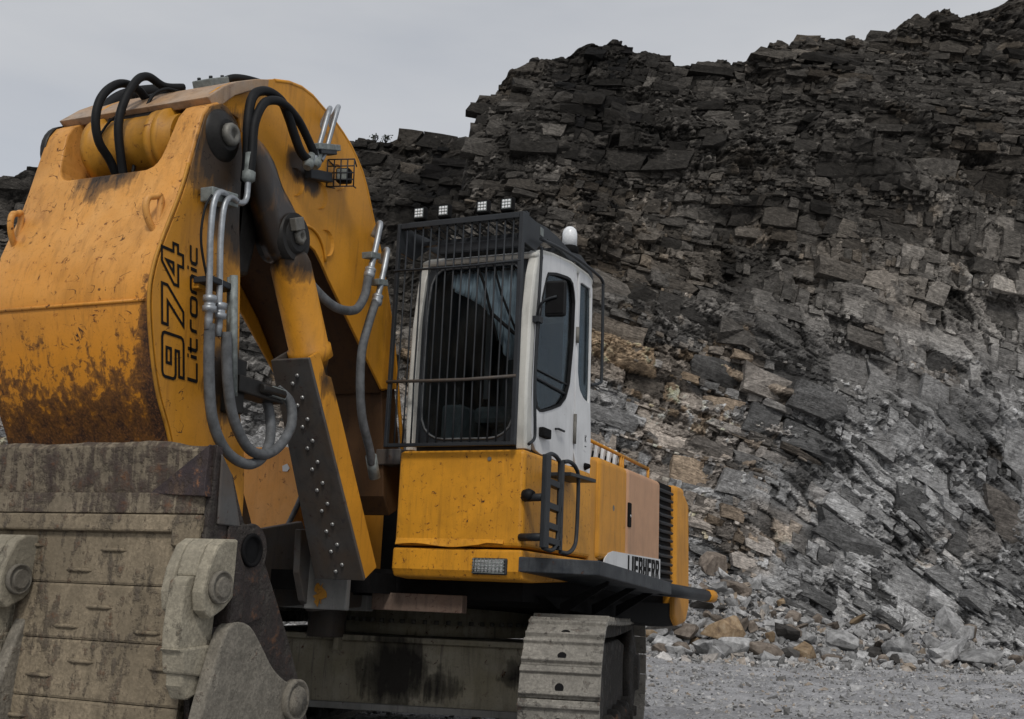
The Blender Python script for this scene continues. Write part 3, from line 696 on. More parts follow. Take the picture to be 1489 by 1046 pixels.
# ---------------------------------------------------------------- boom
boomtop = [(5.47, 4.53), (5.56, 4.62), (5.67, 4.70), (5.88, 4.815), (6.12, 4.93), (6.29, 4.995), (6.45, 5.03), (6.6, 5.03), (6.74, 5.0), (6.9, 4.97), (7.05, 4.92), (7.17, 4.87), (7.28, 4.80), (7.38, 4.72), (7.46, 4.62), (7.61, 4.38), (7.73, 4.19), (7.84, 3.98), (7.97, 3.72), (8.08, 3.45), (8.19, 3.12), (8.32, 2.68), (8.40, 2.3)]
boomlow = [(8.36, 2.1), (8.24, 2.05), (8.12, 2.2), (7.92, 3.05), (7.45, 3.40), (7.02, 3.72), (6.90, 3.82), (6.80, 3.89), (6.70, 3.91), (6.62, 3.90), (6.56, 3.86), (6.50, 3.74), (6.38, 3.66), (6.24, 3.66), (6.14, 3.74), (6.0, 3.98), (5.84, 4.35), (5.76, 4.5), (5.6, 4.5)]
BL, BR = -5.50, -4.56
corelow = [(7.98, 3.05), (7.45, 3.62), (6.95, 4.02), (6.4, 4.32), (5.95, 4.45), (5.76, 4.5), (5.6, 4.5)]
coretop = [q for q in boomtop if q[1] > 3.1]
mb = MB(); mb.prism(coretop+corelow, BL+.02, BR-.02)
boom = mb.build('boom', M['boom'], ex, .01)
mb = MB(); mb.prism([(8.19, 3.12), (8.32, 2.68), (8.40, 2.3), (8.36, 2.1), (8.24, 2.05), (8.12, 2.2), (7.98, 3.048)], -5.25, BR-.03); mb.build('boom_foot', M['darkbrown'], boom, .01)  # lower leg split off to carry painted shade
mb = MB(); mb.prism([(7.975, 3.044), (7.44, 3.612), (6.94, 4.01), (6.4, 4.31), (6.4, 4.27), (6.92, 3.97), (7.41, 3.58), (7.94, 3.03)], BL+.03, BR-.03); mb.build('belly_plate', M['darkbrown'], boom)  # thin dark strip standing in for shade under the boom
hc = [(5.40, 4.49), (5.47, 4.555), (5.56, 4.64), (5.67, 4.722), (5.88, 4.838), (6.02, 4.90), (6.02, 4.84), (5.88, 4.76), (5.67, 4.62), (5.55, 4.50), (5.45, 4.46)]
mb = MB(); mb.prism(hc, XL+.01, BR+.03); mb.build('head_cover', M['dustsheen'], boom, .006)
mb = MB(); mb.prism([(5.86, 3.45), (6.12, 3.5), (6.2, 3.9), (6.05, 4.4), (5.82, 4.46)], -5.44, -4.62); mb.build('bearing_block', M['grease'], boom, .03)
for x0, x1, lowp in ((BR-.02, BR+.004, [q for q in boomlow if q[1] > 2.9]), (BL+.02, BL-.004, [q for q in boomlow if q[1] > 3.0 and q[0] < 8])):         # side plates overhang the top plate
    cx, cz = 6.7, 4.3
    pts = []
    for y, z in coretop:
        v = Vector((y-cx, z-cz)); v = v*(1+.022/v.length); pts.append((cx+v.x, cz+v.y))
    mb = MB(); mb.prism(pts+lowp, x0, x1); sp_ = mb.build('side_plate', M['boom'], boom, .006)
# boom head between the fork ears
mb = MB(); mb.prism(arc(HY, HZ, .17, 190, 330, 10)+[(5.95, 4.15), (6.0, 4.7), (5.6, 4.62), (5.45, 4.52)], -5.38, -4.90)
mb.build('boom_head', M['grease'], boom, .01)
mb = MB(); mb.lathe((-5.52, HY, HZ), (1, 0, 0), [(0, .17), (.05, .17), (.055, .225), (.12, .225), (.13, .20), (.56, .20), (.57, .222), (.61, .222), (.615, .205), (.63, .205), (.635, .225), (.68, .225), (.69, .18), (.76, .18)], 32)
mb.build('pivot_tube', M['rustyellow'], boom)
# cast lug for the hoist cylinder, swelling out of the side plate
mb = MB()
lug = [(5.80, 4.42), (5.96, 4.40), (6.12, 4.22), (6.30, 4.10), (6.44, 3.98), (6.5, 3.82), (6.42, 3.68), (6.26, 3.64), (6.14, 3.74), (6.0, 3.95), (5.86, 4.2)]
lc = Vector((6.2, 3.95))
rings = []
for x, k in ((BR-.01, 1.0), (BR+.05, .97), (BR+.10, .88), (BR+.13, .72), (BR+.14, .45)):
    rings.append([(x, lc.x+(q[0]-lc.x)*k, lc.y+(q[1]-lc.y)*k) for q in catmull([(a, b_, 0) for a, b_ in lug], 3, True)])
mb.loft(rings, True, True); mb.build('cast_lug', M['lug'], boom)
PY, PZ = 6.32, 3.83
mb = MB(); mb.lathe((BR+.02, PY, PZ), (1, 0, 0), [(0, .16), (.10, .16), (.13, .14), (.16, .105)], 26); pb = mb.build('cylinder_pin_boss', M['grease'], boom)
mb = MB(); mb.lathe((BR+.17, PY, PZ), (1, 0, 0), [(0, .062), (.03, .062), (.04, .05), (.04, .026), (.02, .024)], 6); mb.build('pin_bolt', M['hub'], pb)
mb = MB(); mb.box((BR+.2, PY-.06, PZ+.07), (.05, .11, .09), rotm(.4)); mb.build('lock_plate', M['hub'], pb, .006)
# round mouth ring around the recess beside the lug
mb = MB(); mb.tube([(BR+.012, y, z) for y, z in arc(6.70, 3.80, .24, 10, 165, 14)], .012, 6); mb.build('recess_bead', M['boom'], boom)
# half-moon dimples: shallow lifting pockets with a lip
for y, z in ((6.47, 4.31), (6.79, 4.32), (6.93, 3.99), (7.02, 4.55)):
    mb = MB(); ra = arc(y, z, .10, -75, 105, 10); rb = arc(y, z, .10, -75, 105, 10)
    mb.loft([[(BR+.004, *q), (BR+.020, q[0]-.006, q[1]-.003), (BR+.004, q[0]-.03, q[1]-.01)] for q in ra], False); mb.build('pocket_lip', M['boom'], boom)
# flange bead along the rear edge
mb = MB(); mb.tube([(BR-.006, y+.004, z+.012) for y, z in boomtop[4:]], .017, 6); mb.build('edge_bead', M['boom'], boom)
mb = MB(); mb.tube([(BR+.008, 5.93, 4.45), (BR+.008, 6.25, 4.21), (BR+.008, 6.42, 4.11), (BR+.008, 6.55, 4.0)], .009, 6, sm=3); mb.build('weld_seam', M['boom'], boom)
# hoses over the top of the boom, looping down into the fork
def hose(name, pts, r, mat, parent=None, sm=8, n=9):
    mb = MB(); mb.tube(pts, r, n, sm=sm); return mb.build(name, M[mat], parent or ex)
hose('hose', [(-5.2, 5.41, 4.0), (-5.2, 5.32, 4.1), (-5.2, 5.2, 4.19), (-5.2, 5.15, 4.34), (-5.2, 5.19, 4.51), (-5.2, 5.33, 4.65), (-5.2, 5.49, 4.68), (-5.2, 5.6, 4.66), (-5.18, 5.76, 4.8)], .029, 'rubber')
hose('hose', [(-5.12, 5.4, 3.93), (-5.12, 5.31, 4.16), (-5.12, 5.27, 4.33), (-5.12, 5.3, 4.51), (-5.12, 5.39, 4.69), (-5.12, 5.49, 4.76), (-5.1, 5.63, 4.75), (-5.06, 5.77, 4.8)], .029, 'rubber')
hose('hose', [(-5.10, 5.42, 3.95), (-5.10, 5.44, 4.2), (-5.08, 5.47, 4.55), (-5.06, 5.58, 4.70), (-5.02, 5.74, 4.74)], .012, 'rubber', n=6)
hose('hose', [(-5.32, 5.30, 4.25), (-5.26, 5.36, 4.42), (-5.16, 5.5, 4.55), (-5.05, 5.68, 4.66)], .009, 'rubber', n=6)
hose('hose', [(-5.58, 5.58, 4.60), (-5.56, 5.72, 4.78), (-5.46, 5.92, 4.90), (-5.36, 6.1, 4.96)], .05, 'rubber')
mb = MB(); mb.box((-4.93, 5.90, 4.87), (.16, .22, .07), rotm(.5)); vb = mb.build('valve_block', M['clamp'], boom, .008)
for dx, dy in ((-.05, -.06), (.05, -.06), (-.05, .06), (.05, .06)):
    mb = MB(); mb.cyl((-4.93+dx, 5.89+dy, 4.90+dy*.5), (-4.93+dx, 5.885+dy, 4.918+dy*.5), .013, n=6); mb.build('bolt', M['dark'], vb)
hose('hose', [(-4.93, 5.99, 4.92), (-4.88, 6.1, 5.0), (-4.83, 6.3, 5.05), (-4.8, 6.5, 5.06)], .03, 'rubber')
hose('hose', [(-4.97, 5.98, 4.90), (-4.94, 6.12, 4.99), (-4.90, 6.3, 5.04), (-4.88, 6.5, 5.05)], .026, 'rubber')
# two big hoses arching over the boom flank to the steel loops
X1 = -4.42
hose('hose', [(X1, 5.72, 4.02), (X1, 5.72, 4.18), (X1, 5.69, 4.42), (X1-.02, 5.74, 4.63), (X1-.02, 5.87, 4.73), (X1, 6.02, 4.73), (X1, 6.13, 4.65), (X1, 6.22, 4.55), (X1, 6.32, 4.46), (X1, 6.43, 4.44)], .033, 'rubber')
hose('hose', [(X1+.05, 5.70, 4.02), (X1+.05, 5.70, 4.2), (X1+.04, 5.71, 4.42), (X1+.03, 5.80, 4.60), (X1+.03, 5.93, 4.68), (X1+.02, 6.07, 4.70), (X1+.01, 6.23, 4.67), (X1, 6.37, 4.60), (X1, 6.47, 4.52), (X1, 6.52, 4.47)], .031, 'rubber')
for y0, z0, dy in ((6.49, 4.50, 0), (6.60, 4.56, 0)):
    mb = MB(); mb.tube([(X1+.01, y0-.04, z0-.07), (X1+.01, y0+.02, z0+.06), (X1+.01, y0+.10, z0+.33), (X1, y0+.14, z0+.42), (X1-.03, y0+.19, z0+.46), (X1-.10, y0+.24, z0+.42), (X1-.18, y0+.26, z0+.30)], .019, 8, sm=5); mb.build('steel_pipe', M['pipe'], boom)
mb = MB(); mb.box((X1+.01, 6.60, 4.61), (.09, .30, .045), rotm(.33)); mb.build('pipe_clamp', M['clamp'], boom, .006)
mb = MB(); mb.box((X1+.01, 6.60, 4.575), (.08, .22, .04), rotm(.33)); mb.build('pipe_clamp', M['dark'], boom, .006)
for y, z in ((6.44, 4.43), (6.53, 4.47)):
    mb = MB(); mb.lathe((X1+.01, y-.05, z-.06), (0, .35, .9), [(0, .03), (.03, .042), (.06, .042), (.07, .03), (.13, .027)], 10); mb.build('pipe_fitting', M['clamp'], boom)
# work lamp in its wire guard on a short arm
mb = MB(); mb.box((BR+.06, 6.68, 4.43), (.06, .30, .075), rotm(.25)); arm = mb.build('lamp_arm', M['dark'], boom, .008)
LP = Vector((BR+.10, 6.95, 4.53)); RL = rotm(.1, 0, .25)
mb = MB(); mb.box(LP+RL @ Vector((.0, .02, 0)), (.11, .09, .11), RL); wl = mb.build('work_lamp', M['black'], boom, .015)
mb = MB(); mb.box(LP+RL @ Vector((0, -.028, 0)), (.085, .012, .085), RL); mb.build('lens', M['clamp'], wl, .004)
mb = MB()
for i in range(5):
    u = -.105+i*.0525
    mb.tube([LP+RL @ Vector((-.105, -.07, u)), LP+RL @ Vector((.105, -.07, u))], .0055, 5); mb.tube([LP+RL @ Vector((u, -.07, -.105)), LP+RL @ Vector((u, -.07, .105))], .0055, 5)
for sx_ in (-.105, .105):
    for sz_ in (-.105, .105): mb.tube([LP+RL @ Vector((sx_, -.07, sz_)), LP+RL @ Vector((sx_*.8, .06, sz_*.8))], .0055, 5)
mb.build('lamp_guard', M['dark'], wl)
# lower pair of steel loops and their hoses
for y0, z0, kind in ((7.38, 3.98, 0), (7.52, 3.80, 1)):
    mb = MB(); mb.tube([(-4.40, y0-.04, z0-.12), (-4.40, y0, z0+.02), (-4.40, y0+.05, z0+.22), (-4.41, y0+.085, z0+.32), (-4.45, y0+.13, z0+.34), (-4.52, y0+.17, z0+.26)], .025, 8, sm=5); mb.build('steel_pipe', M['pipe'], boom)
    mb = MB(); mb.box((-4.42, y0+.0, z0+.035), (.09, .15, .05), rotm(.2)); mb.build('pipe_clamp', M['clamp'], boom, .006)
    mb = MB(); mb.lathe((-4.40, y0-.055, z0-.17), (0, .25, .95), [(0, .026), (.02, .045), (.05, .045), (.06, .034), (.07, .045), (.09, .045), (.10, .03)], 10); mb.build('pipe_fitting', M['pipe'], boom)
hose('hose', [(-4.40, 7.32, 3.82), (-4.39, 7.27, 3.66), (-4.37, 7.14, 3.52), (-4.36, 6.96, 3.46), (-4.37, 6.76, 3.46), (-4.42, 6.56, 3.56), (-4.46, 6.42, 3.68)], .035, 'hose')
hose('hose', [(-4.40, 7.46, 3.66), (-4.39, 7.36, 3.46), (-4.38, 7.27, 3.22), (-4.38, 7.28, 2.96), (-4.39, 7.36, 2.72), (-4.40, 7.52, 2.5), (-4.42, 7.6, 2.40)], .034, 'hose')
hose('hose', [(-4.6, 6.7, 3.55), (-4.55, 6.95, 3.35), (-4.55, 7.05, 3.25), (-4.55, 7.05, 3.0), (-4.56, 7.02, 2.8)], .012, 'rubber', n=6)
mb = MB(); mb.cyl((-4.42, 7.58, 2.46), (-4.43, 7.68, 2.30), .045, n=10); mb.build('pipe_fitting', M['clamp'], ex)

# pipes down the side of the stick and the big slack hoses at its foot
mb = MB(); mb.box((-4.42, 5.48, 3.82), (.10, .26, .09), rotm(.15)); mb.build('pipe_clamp', M['clamp'], stick, .008)
for k, y in enumerate((5.34, 5.44)):
    mb = MB(); mb.tube([(-4.37, y+.15, 3.83), (-4.36, y+.08, 3.83), (-4.35, y+.025, 3.79), (-4.35, y, 3.70), (-4.35, y+.005, 3.5), (-4.35, y+.03, 3.3), (-4.35, y+.055, 3.05)], .021, 8, sm=5); mb.build('steel_pipe', M['pipe'], stick)
    mb = MB(); mb.lathe((-4.35, y+.062, 3.10-.02*k), (0, -.03, 1), [(-.16, .022), (-.10, .026), (-.05, .026), (-.045, .045), (-.015, .045), (-.012, .036), (.012, .036), (.015, .045), (.05, .045), (.055, .022)], 10); mb.build('pipe_fitting', M['pipe'], stick)
mb = MB(); mb.tube([(-4.36, 5.33, 3.78), (-4.37, 5.29, 3.68), (-4.37, 5.28, 3.5), (-4.37, 5.33, 3.35), (-4.36, 5.40, 3.2)], .008, 6, sm=5); mb.build('wire', M['rubber'], stick)
mb = MB(); mb.tube([(-4.38, 5.70, 4.08), (-4.38, 5.70, 3.99), (-4.38, 5.70, 3.90), (-4.38, 5.67, 3.85), (-4.39, 5.60, 3.83)], .02, 8, sm=4); mb.build('steel_pipe', M['pipe'], stick)
mb = MB(); mb.lathe((-4.38, 5.70, 4.0), (0, 0, 1), [(0, .025), (.02, .045), (.07, .045), (.08, .034), (.10, .034), (.2, .036)], 10); mb.build('pipe_fitting', M['clamp'], stick)
mb = MB(); mb.span(-4.47, -4.33, 5.37, 5.62, 3.235, 3.275); mb.build('pipe_clamp', M['dark'], stick, .006)
mb = MB(); mb.span(-4.49, -4.44, 5.39, 5.46, 3.205, 3.265); mb.build('clamp_tab', M['rustyellow'], stick, .006)
mb = MB(); mb.tube([(-4.33, 5.58, 3.33), (-4.33, 5.69, 2.58)], .026, 8); mb.tube([(-4.375, 5.61, 3.33), (-4.375, 5.71, 2.58)], .024, 8); mb.build('guide_rail', M['clamp'], stick)
hose('hose', [(-4.35, 5.42, 2.98), (-4.35, 5.455, 2.7), (-4.35, 5.53, 2.42), (-4.34, 5.66, 2.25), (-4.33, 5.85, 2.18), (-4.34, 6.03, 2.22), (-4.37, 6.17, 2.36), (-4.42, 6.22, 2.54), (-4.45, 6.20, 2.66)], .034, 'hose')
hose('hose', [(-4.33, 5.56, 2.96), (-4.33, 5.62, 2.66), (-4.32, 5.70, 2.44), (-4.31, 5.86, 2.28), (-4.31, 6.04, 2.26), (-4.31, 6.20, 2.34), (-4.32, 6.33, 2.50), (-4.36, 6.35, 2.66), (-4.42, 6.27, 2.74)], .034, 'hose')
mb = MB(); mb.span(-4.52, -4.36, 5.78, 6.28, 2.63, 2.74); mb.span(-4.52, -4.40, 5.78, 5.9, 2.5, 2.85); mb.cyl((-4.35, 6.0, 2.69), (-4.35, 6.25, 2.69), .035, n=10); mb.build('coupling_block', M['grease'], stick, .01)
mb = MB(); mb.box((-4.36, 6.18, 2.69), (.06, .16, .07)); mb.build('coupling_flange', M['clamp'], stick, .008)

# ---------------------------------------------------------------- hoist cylinders with riveted rod guards
def hoist(x, right):
    A = Vector((x, PY, PZ)); Bv = Vector((x, 7.72, 1.45)); ax = (Bv-A).normalized(); nrm = Vector((0, ax.z, -ax.y))   # nrm: towards front/up?
    if nrm.y > 0: nrm = -nrm
    root = MB(); root.lathe(A, ax, [(.10, .10), (.14, .13), (.20, .145), (.80, .145), (.81, .16), (.90, .16), (.91, .13), (1.0, .09), (2.2, .085)], 26)
    cy = root.build('hoist_cylinder', M['yellow'], ex)
    # guard: folded plate round the front and outer flank of the rod
    L0, L1 = .81, 2.54
    def pt(l, lat, out): return A + ax*l + Vector((lat, 0, 0)) + nrm*out
    g = MB(); sg = 1 if right else -1
    prof0 = [(-.22, .17), (.05, .26), (.05, -.10)]
    W0, W1 = .155, .21
    ringA = [pt(L0, -W0, .27), pt(L0, W0, .27), pt(L0, W0, -.14), pt(L0, W0-.03, -.14), pt(L0, W0-.03, .24), pt(L0, -W0, .24)]
    ringB = [pt(L1, -W1, .25), pt(L1, W1, .25), pt(L1, W1, -.40), pt(L1, W1-.03, -.40), pt(L1, W1-.03, .22), pt(L1, -W1, .22)]
    def face(ringi, ringj, ids): return [ringi[k] for k in ids]
    fr_ = MB(); fr_.loft([[pt(L0, -W0, .27), pt(L0, W0+.004, .27), pt(L0, W0+.004, .24), pt(L0, -W0, .24)], [pt(L1, -W1, .27), pt(L1, W1+.004, .27), pt(L1, W1+.004, .24), pt(L1, -W1, .24)]])
    fp = fr_.build('guard_plate', M['guard'] if right else M['brown'], cy, .006)
    sd_ = MB(); rings = []
    for l, bk in ((L0, .11), (L0+.18, .10), (L0+.22, .04), (L0+.6, .04), (L1, .06)):
        k = (l-L0)/(L1-L0); W_ = W0+(W1-W0)*k
        rings.append([pt(l, W_, .238), pt(l, W_, bk), pt(l, W_-.025, bk), pt(l, W_-.025, .238)])
    sd_.loft(rings); sd_.build('guard_side', M['yellow'] if right else M['brown'], cy, .005)
    sd2 = MB(); rings = []
    for l, bk in ((L0, -.14), (L1, -.2)):
        k = (l-L0)/(L1-L0); W_ = W0+(W1-W0)*k
        rings.append([pt(l, -W_, .238), pt(l, -W_, bk), pt(l, -W_+.025, bk), pt(l, -W_+.025, .238)])
    sd2.loft(rings); sd2.build('guard_side', M['guard'] if right else M['brown'], cy, .005)
    rv = None
    n = 10
    for i in range(n):
        for k in (0, 1):
            l = L0+.12+(L1-L0-.25)*(i+.35*k)/(n-1); W_ = W0+(W1-W0)*(l-L0)/(L1-L0)
            q = pt(l, W_*(.05 if k else .38)-.02, .271)
            if rv is None:
                m_ = MB(); m_.lathe(q, nrm, [(0, .016), (.008, .015), (.013, .009), (.015, .002)], 8); rv = m_.build('rivet', M['chrome'] if right else M['clamp'], cy); base = ORG[rv.name]-q
            else: copy_part(rv, q+base, cy)
    ey = MB(); ey.cyl(A-Vector((.13, 0, 0)), A+Vector((.10, 0, 0)), .17, n=24); ey.build('cylinder_eye', M['grease'], cy)
    return cy
hoist(-4.50, True)
hoist(-5.53, False)

# ---------------------------------------------------------------- bucket
bk = empty('bucket', (-5.15, 5.4, .3)); bk.parent = ex; bk.location = Vector((-5.15, 5.4, .3))-ORG[ex.name]
BX0, BX1 = -6.42, -3.9
def shell(pts, x0, x1, th=.05):
    """bent plate: outer profile in (y, z), thickness inwards (+y)"""
    m = MB(); n = len(pts); inner = []
    for i, (y, z) in enumerate(pts):
        a = Vector(pts[max(i-1, 0)]); c_ = Vector(pts[min(i+1, n-1)]); tg = (c_-a).normalized(); nn = Vector((-tg.y, tg.x))
        if nn.x < 0: nn = -nn
        inner.append((y+nn.x*th, z+nn.y*th))
    return m.prism(pts+inner[::-1], x0, x1)
# rim lip: uneven worn top edge
mb = MB(); rr = random.Random(3); nx = 40; rings = []
for i in range(nx+1):
    x = BX0 + (BX1-BX0)*i/nx; wv = .007*math.sin(x*4.1)+.005*math.sin(x*13+1)+rr.uniform(-.004, .004)
    dip = -.02*max(0, (x+4.25)/.35)
    zt = 2.185+wv*.9+dip+.012*math.sin(x*2.2)
    rings.append([(x, 4.99, 1.905), (x, 4.955+wv*.3, zt-.03), (x, 4.985, zt), (x, 5.03, zt+.004), (x, 5.06, 1.905)])
mb.loft(rings); mb.build('lip', M['mudlip'], bk, .004)
# corner gusset: a facet that folds from lip to side
mb = MB(); mb.add([(-3.885, 4.94, 2.165), (-4.28, 4.965, 1.90), (-3.86, 4.90, 1.88), (-3.885, 5.06, 2.165), (-4.28, 5.06, 1.90), (-3.86, 5.06, 1.88)], [(0, 1, 2), (3, 5, 4), (0, 3, 4, 1), (1, 4, 5, 2), (2, 5, 3, 0)]); mb.build('corner_gusset', M['rustlip'], bk, .005)
shell([(4.955, 1.905), (4.95, 1.79)], BX0, BX1+.01, .06).build('rim_band', M['mudlip'], bk, .006)
shell([(4.925, 1.785), (4.915, 1.69)], BX0, BX1+.02, .08).build('upper_bead', M['mud'], bk, .012)
rows = [(1.69, 1.402), (1.398, 1.102), (1.098, .792), (.788, .452), (.448, .15)]
yprof = lambda z: 4.955 - .06*(1.69-z) + .16*max(0, .8-z)**1.5
for i, (za, zb) in enumerate(rows):
    zz = [za, za-.012, (za+zb)/2, zb+.012, zb]
    shell([(yprof(z)+(.006 if k in (0, 4) else 0), z) for k, z in enumerate(zz)], BX0, BX1+.004, .05).build('wear_plate', M['mud'], bk, .004)
mb = MB(); mb.prism([(5.03, 1.8), (5.03, .3), (5.1, .12), (5.5, .05), (6.1, .1), (6.3, .35), (6.2, .42), (5.5, .16), (5.16, .25), (5.10, 1.8)], BX0+.02, BX1-.02); mb.build('inner_shell', M['mud'], bk)
# slot welds in the wear plates
sl = None
for (x, z) in [(-5.07, 1.60), (-4.47, 1.585), (-4.69, 1.47), (-4.51, 1.275), (-4.72, 1.165), (-4.16, 1.155), (-4.58, .985), (-4.03, .975), (-4.86, .90), (-5.3, 1.26), (-5.7, 1.6), (-5.6, 1.47), (-5.45, .99), (-5.9, 1.27), (-5.9, .97), (-6.1, 1.58), (-4.3, .66), (-5.0, .68)]:
    m_ = MB(); y = yprof(z); zt = z+.004
    m_.tube([(x-.095, y+.004, z), (x-.06, y-.006, zt), (x+.06, y-.006, zt), (x+.095, y+.004, z)], [.004, .012, .012, .004], 6)
    m_.build('slot_weld', M['mud'], bk)
# side plates, stepped like the photographed flank
side = [(4.975, 2.17), (5.02, 2.10), (5.13, 2.02), (5.21, 1.87), (5.27, 1.77), (5.41, 1.68), (5.50, 1.56), (5.67, 1.32), (5.80, 1.13), (5.95, .88), (6.09, .62), (6.2, .35), (6.1, .12), (5.5, .06), (5.1, .14), (5.0, .4), (4.93, .9), (4.93, 1.5), (4.965, 1.9)]
for x0, x1 in ((BX1+.005, BX1+.045), (BX0-.005, BX0-.045)):
    mb = MB(); mb.prism(side, x0, x1); mb.build('side_plate', M['mudside'], bk, .008)
mb = MB(); mb.prism([(5.0, 2.12), (5.10, 2.02), (5.17, 1.86), (5.22, 1.74), (5.02, 1.74)], BX1+.045, BX1+.062); mb.build('side_cutter', M['guard'], bk, .008)
mb = MB(); mb.prism([(5.12, 1.74)]+arc(5.34, 1.62, .15, 110, -60, 12)+[(5.5, 1.25), (5.3, 1.2), (5.12, 1.4)], BX1+.045, BX1+.060); cl_ = mb.build('shackle_plate', M['mudside'], bk, .006)
mb = MB(); mb.lathe((BX1+.061, 5.335, 1.62), (1, 0, 0), [(0, .095), (.012, .095), (.015, .085), (.015, .075), (-.01, .07), (-.012, .01)], 24); mb.build('shackle_hole', M['black'], cl_)
# tooth-bar brackets, links and ears: one at the corner, one at the middle, one beyond
def bracket(x):
    h = MB()
    pr = [(4.97, 1.66), (4.86, 1.655), (4.80, 1.62), (4.74, 1.50), (4.715, 1.38), (4.735, 1.29), (4.80, 1.25), (4.90, 1.30), (4.97, 1.36)]
    h.prism(pr, x-.14, x-.07); h.prism(pr, x+.055, x+.13); h.prism([(4.97, 1.66), (4.86, 1.655), (4.80, 1.62), (4.765, 1.555), (4.74, 1.46), (4.80, 1.45), (4.97, 1.45)], x-.0705, x+.0555)
    br = h.build('hinge_bracket', M['mudpale'], bk, .013, seg=2)
    c_ = MB(); c_.prism([(4.97, 1.66), (5.07, 1.52), (5.09, 1.25), (4.97, 1.20)], x-.13, x+.12); c_.build('bracket_root', M['mudside'], br, .02)
    pn = MB(); pn.lathe((x+.128, 4.835, 1.41), (1, 0, 0), [(0, .085), (.03, .085), (.034, .075), (.022, .07), (.022, .055), (.04, .05)], 22); pn.build('pin', M['mudear'], br)
    lk = MB(); lk.prism([(4.715, 1.46), (4.68, 1.43), (4.665, 1.2), (4.67, 1.10), (4.72, 1.06), (4.73, .92), (4.78, .85), (4.93, .9), (4.94, 1.3), (4.88, 1.46)], x-.06, x+.045)
    lk.prism([(4.66, 1.10), (4.69, 1.08), (4.71, .98), (4.94, .95), (4.94, 1.12)], x-.07, x+.06); lk.build('link', M['mudpale'], br, .012, seg=2)
    e = MB(); ep = catmull([(4.93, 1.20, 0), (5.0, 1.235, 0), (5.12, 1.22, 0), (5.23, 1.13, 0), (5.36, 1.0, 0), (5.5, .92, 0), (5.64, .88, 0), (5.72, .80, 0), (5.70, .66, 0), (5.64, .45, 0), (5.4, .2, 0), (5.0, .22, 0), (4.80, .38, 0), (4.76, .66, 0), (4.82, .92, 0), (4.88, 1.1, 0)], 3, True)
    e.prism([(q.x, q.y) for q in ep], x+.06, x+.14); er = e.build('ear_plate', M['mudear'], bk, .012)
    pn = MB(); pn.lathe((x+.14, 5.59, .81), (1, 0, 0), [(-.02, .115), (.03, .115), (.035, .10), (.02, .09), (.02, .08), (.04, .074), (.045, .01)], 26); pn.build('pin', M['mudear'], er)
for x in (-3.79, -5.16, -6.4): bracket(x)
mb = MB(); mb.prism([(4.935, 1.735), (4.915, 1.70), (4.915, 1.62), (4.95, 1.60)], -4.06, BX1+.02); mb.build('bracket_pad', M['mud'], bk, .006)

# ---------------------------------------------------------------- upper frame, front box and hood
fr0 = MB(); fr0.span(-6.9, -3.42, 8.35, 12.9, 1.40, 1.62); fr0.span(-5.75, -4.55, 7.9, 8.5, 1.42, 1.58); uf = fr0.build('upper_frame', M['black'], ex)
mb = MB(); mb.span(-4.72, -3.9, 8.26, 8.36, 1.29, 1.43); mb.build('frame_lug', M['rustlug'], uf, .008)
mb = MB(); mb.span(-6.2, -4.9, 8.5, 8.62, 1.27, 1.43); mb.build('frame_lug', M['frame'], uf, .008)
for x in (-4.98, -5.5):                                                # clevis plates carrying the cylinder feet
    mb = MB(); mb.prism([(7.5, 1.88), (7.75, 1.9), (8.3, 2.0), (8.6, 1.6), (8.5, 1.30), (7.75, 1.26), (7.62, 1.34), (7.52, 1.55)], x-.03, x+.03); mb.build('clevis_plate', M['guard'], uf, .01)
mb = MB(); mb.span(-4.98, -4.60, 7.66, 7.72, 1.28, 1.80); cf = mb.build('clevis_front', M['frame'], uf, .01)
mb = MB(); mb.prism([(-4.84+(.05+.022*math.sin(k*2.7)+.018*math.sin(k*5.3+1))*math.cos(k*.35), 1.40+(.075+.03*math.sin(k*3.1)+.02*math.sin(k*4.4))*math.sin(k*.35)) for k in range(18)], 7.652, 7.66, 'Y'); mb.build('paint_splash', M['rustyellow'], cf)
mb = MB(); mb.cyl((-5.62, 9.05, 1.02), (-5.62, 9.05, 1.42), .17, n=20); mb.span(-5.82, -5.42, 8.9, 9.2, 1.28, 1.42); mb.build('gap_mask', M['guard'], uf, .01)  # added dark block masking half of the bright gap under the frame
mb = MB(); mb.span(-5.3, -3.5, 9.4, 9.46, 1.6, 2.6); mb.build('bulkhead', M['black'], uf)
# front box under the cab
FX0, FX1, FY, FZ0, FZ1 = -4.40, -3.30, 8.0, 1.555, 2.555
mb = MB(); mb.span(FX0, FX1, FY, 9.60, 1.80, FZ1); fb = mb.build('front_box', M['box'], ex, .035, seg=3)
mb = MB(); mb.prism([(FY+.0, 1.785), (FY-.005, 1.62), (FY+.03, 1.56), (FY+.25, 1.545), (9.6, 1.60), (9.6, 1.785)], FX0-.01, FX1+.004); mb.build('sill_panel', M['box'], fb, .02, seg=3)
mb = MB(); rings = []                                                   # bent lower edge of the front flap
for i in range(15):
    k = i/14; x = FX0+.02+k*.93; dz = .012*math.sin(k*9)+(.012 if k > .8 else 0); out = .018+.012*math.sin(k*5+.5)**2
    rings.append([(x, FY-.002, 1.86), (x, FY-out, 1.808+dz), (x, FY-out+.008, 1.804+dz), (x, FY+.004, 1.835)])
mb.loft(rings); mb.build('bent_flap', M['box'], fb)
mb = MB(); mb.span(-3.70, -3.41, FY-.02, FY+.01, 1.592, 1.718); hl = mb.build('headlamp', M['dark'], fb, .012)
mb = MB(); mb.span(-3.675, -3.435, FY-.028, FY-.018, 1.612, 1.70); mb.build('lens', M['lens'], hl, .01)
mb = MB()
for i in range(9): mb.tube([(-3.68+i*.031, FY-.04, 1.60), (-3.68+i*.031, FY-.04, 1.712)], .0045, 5)
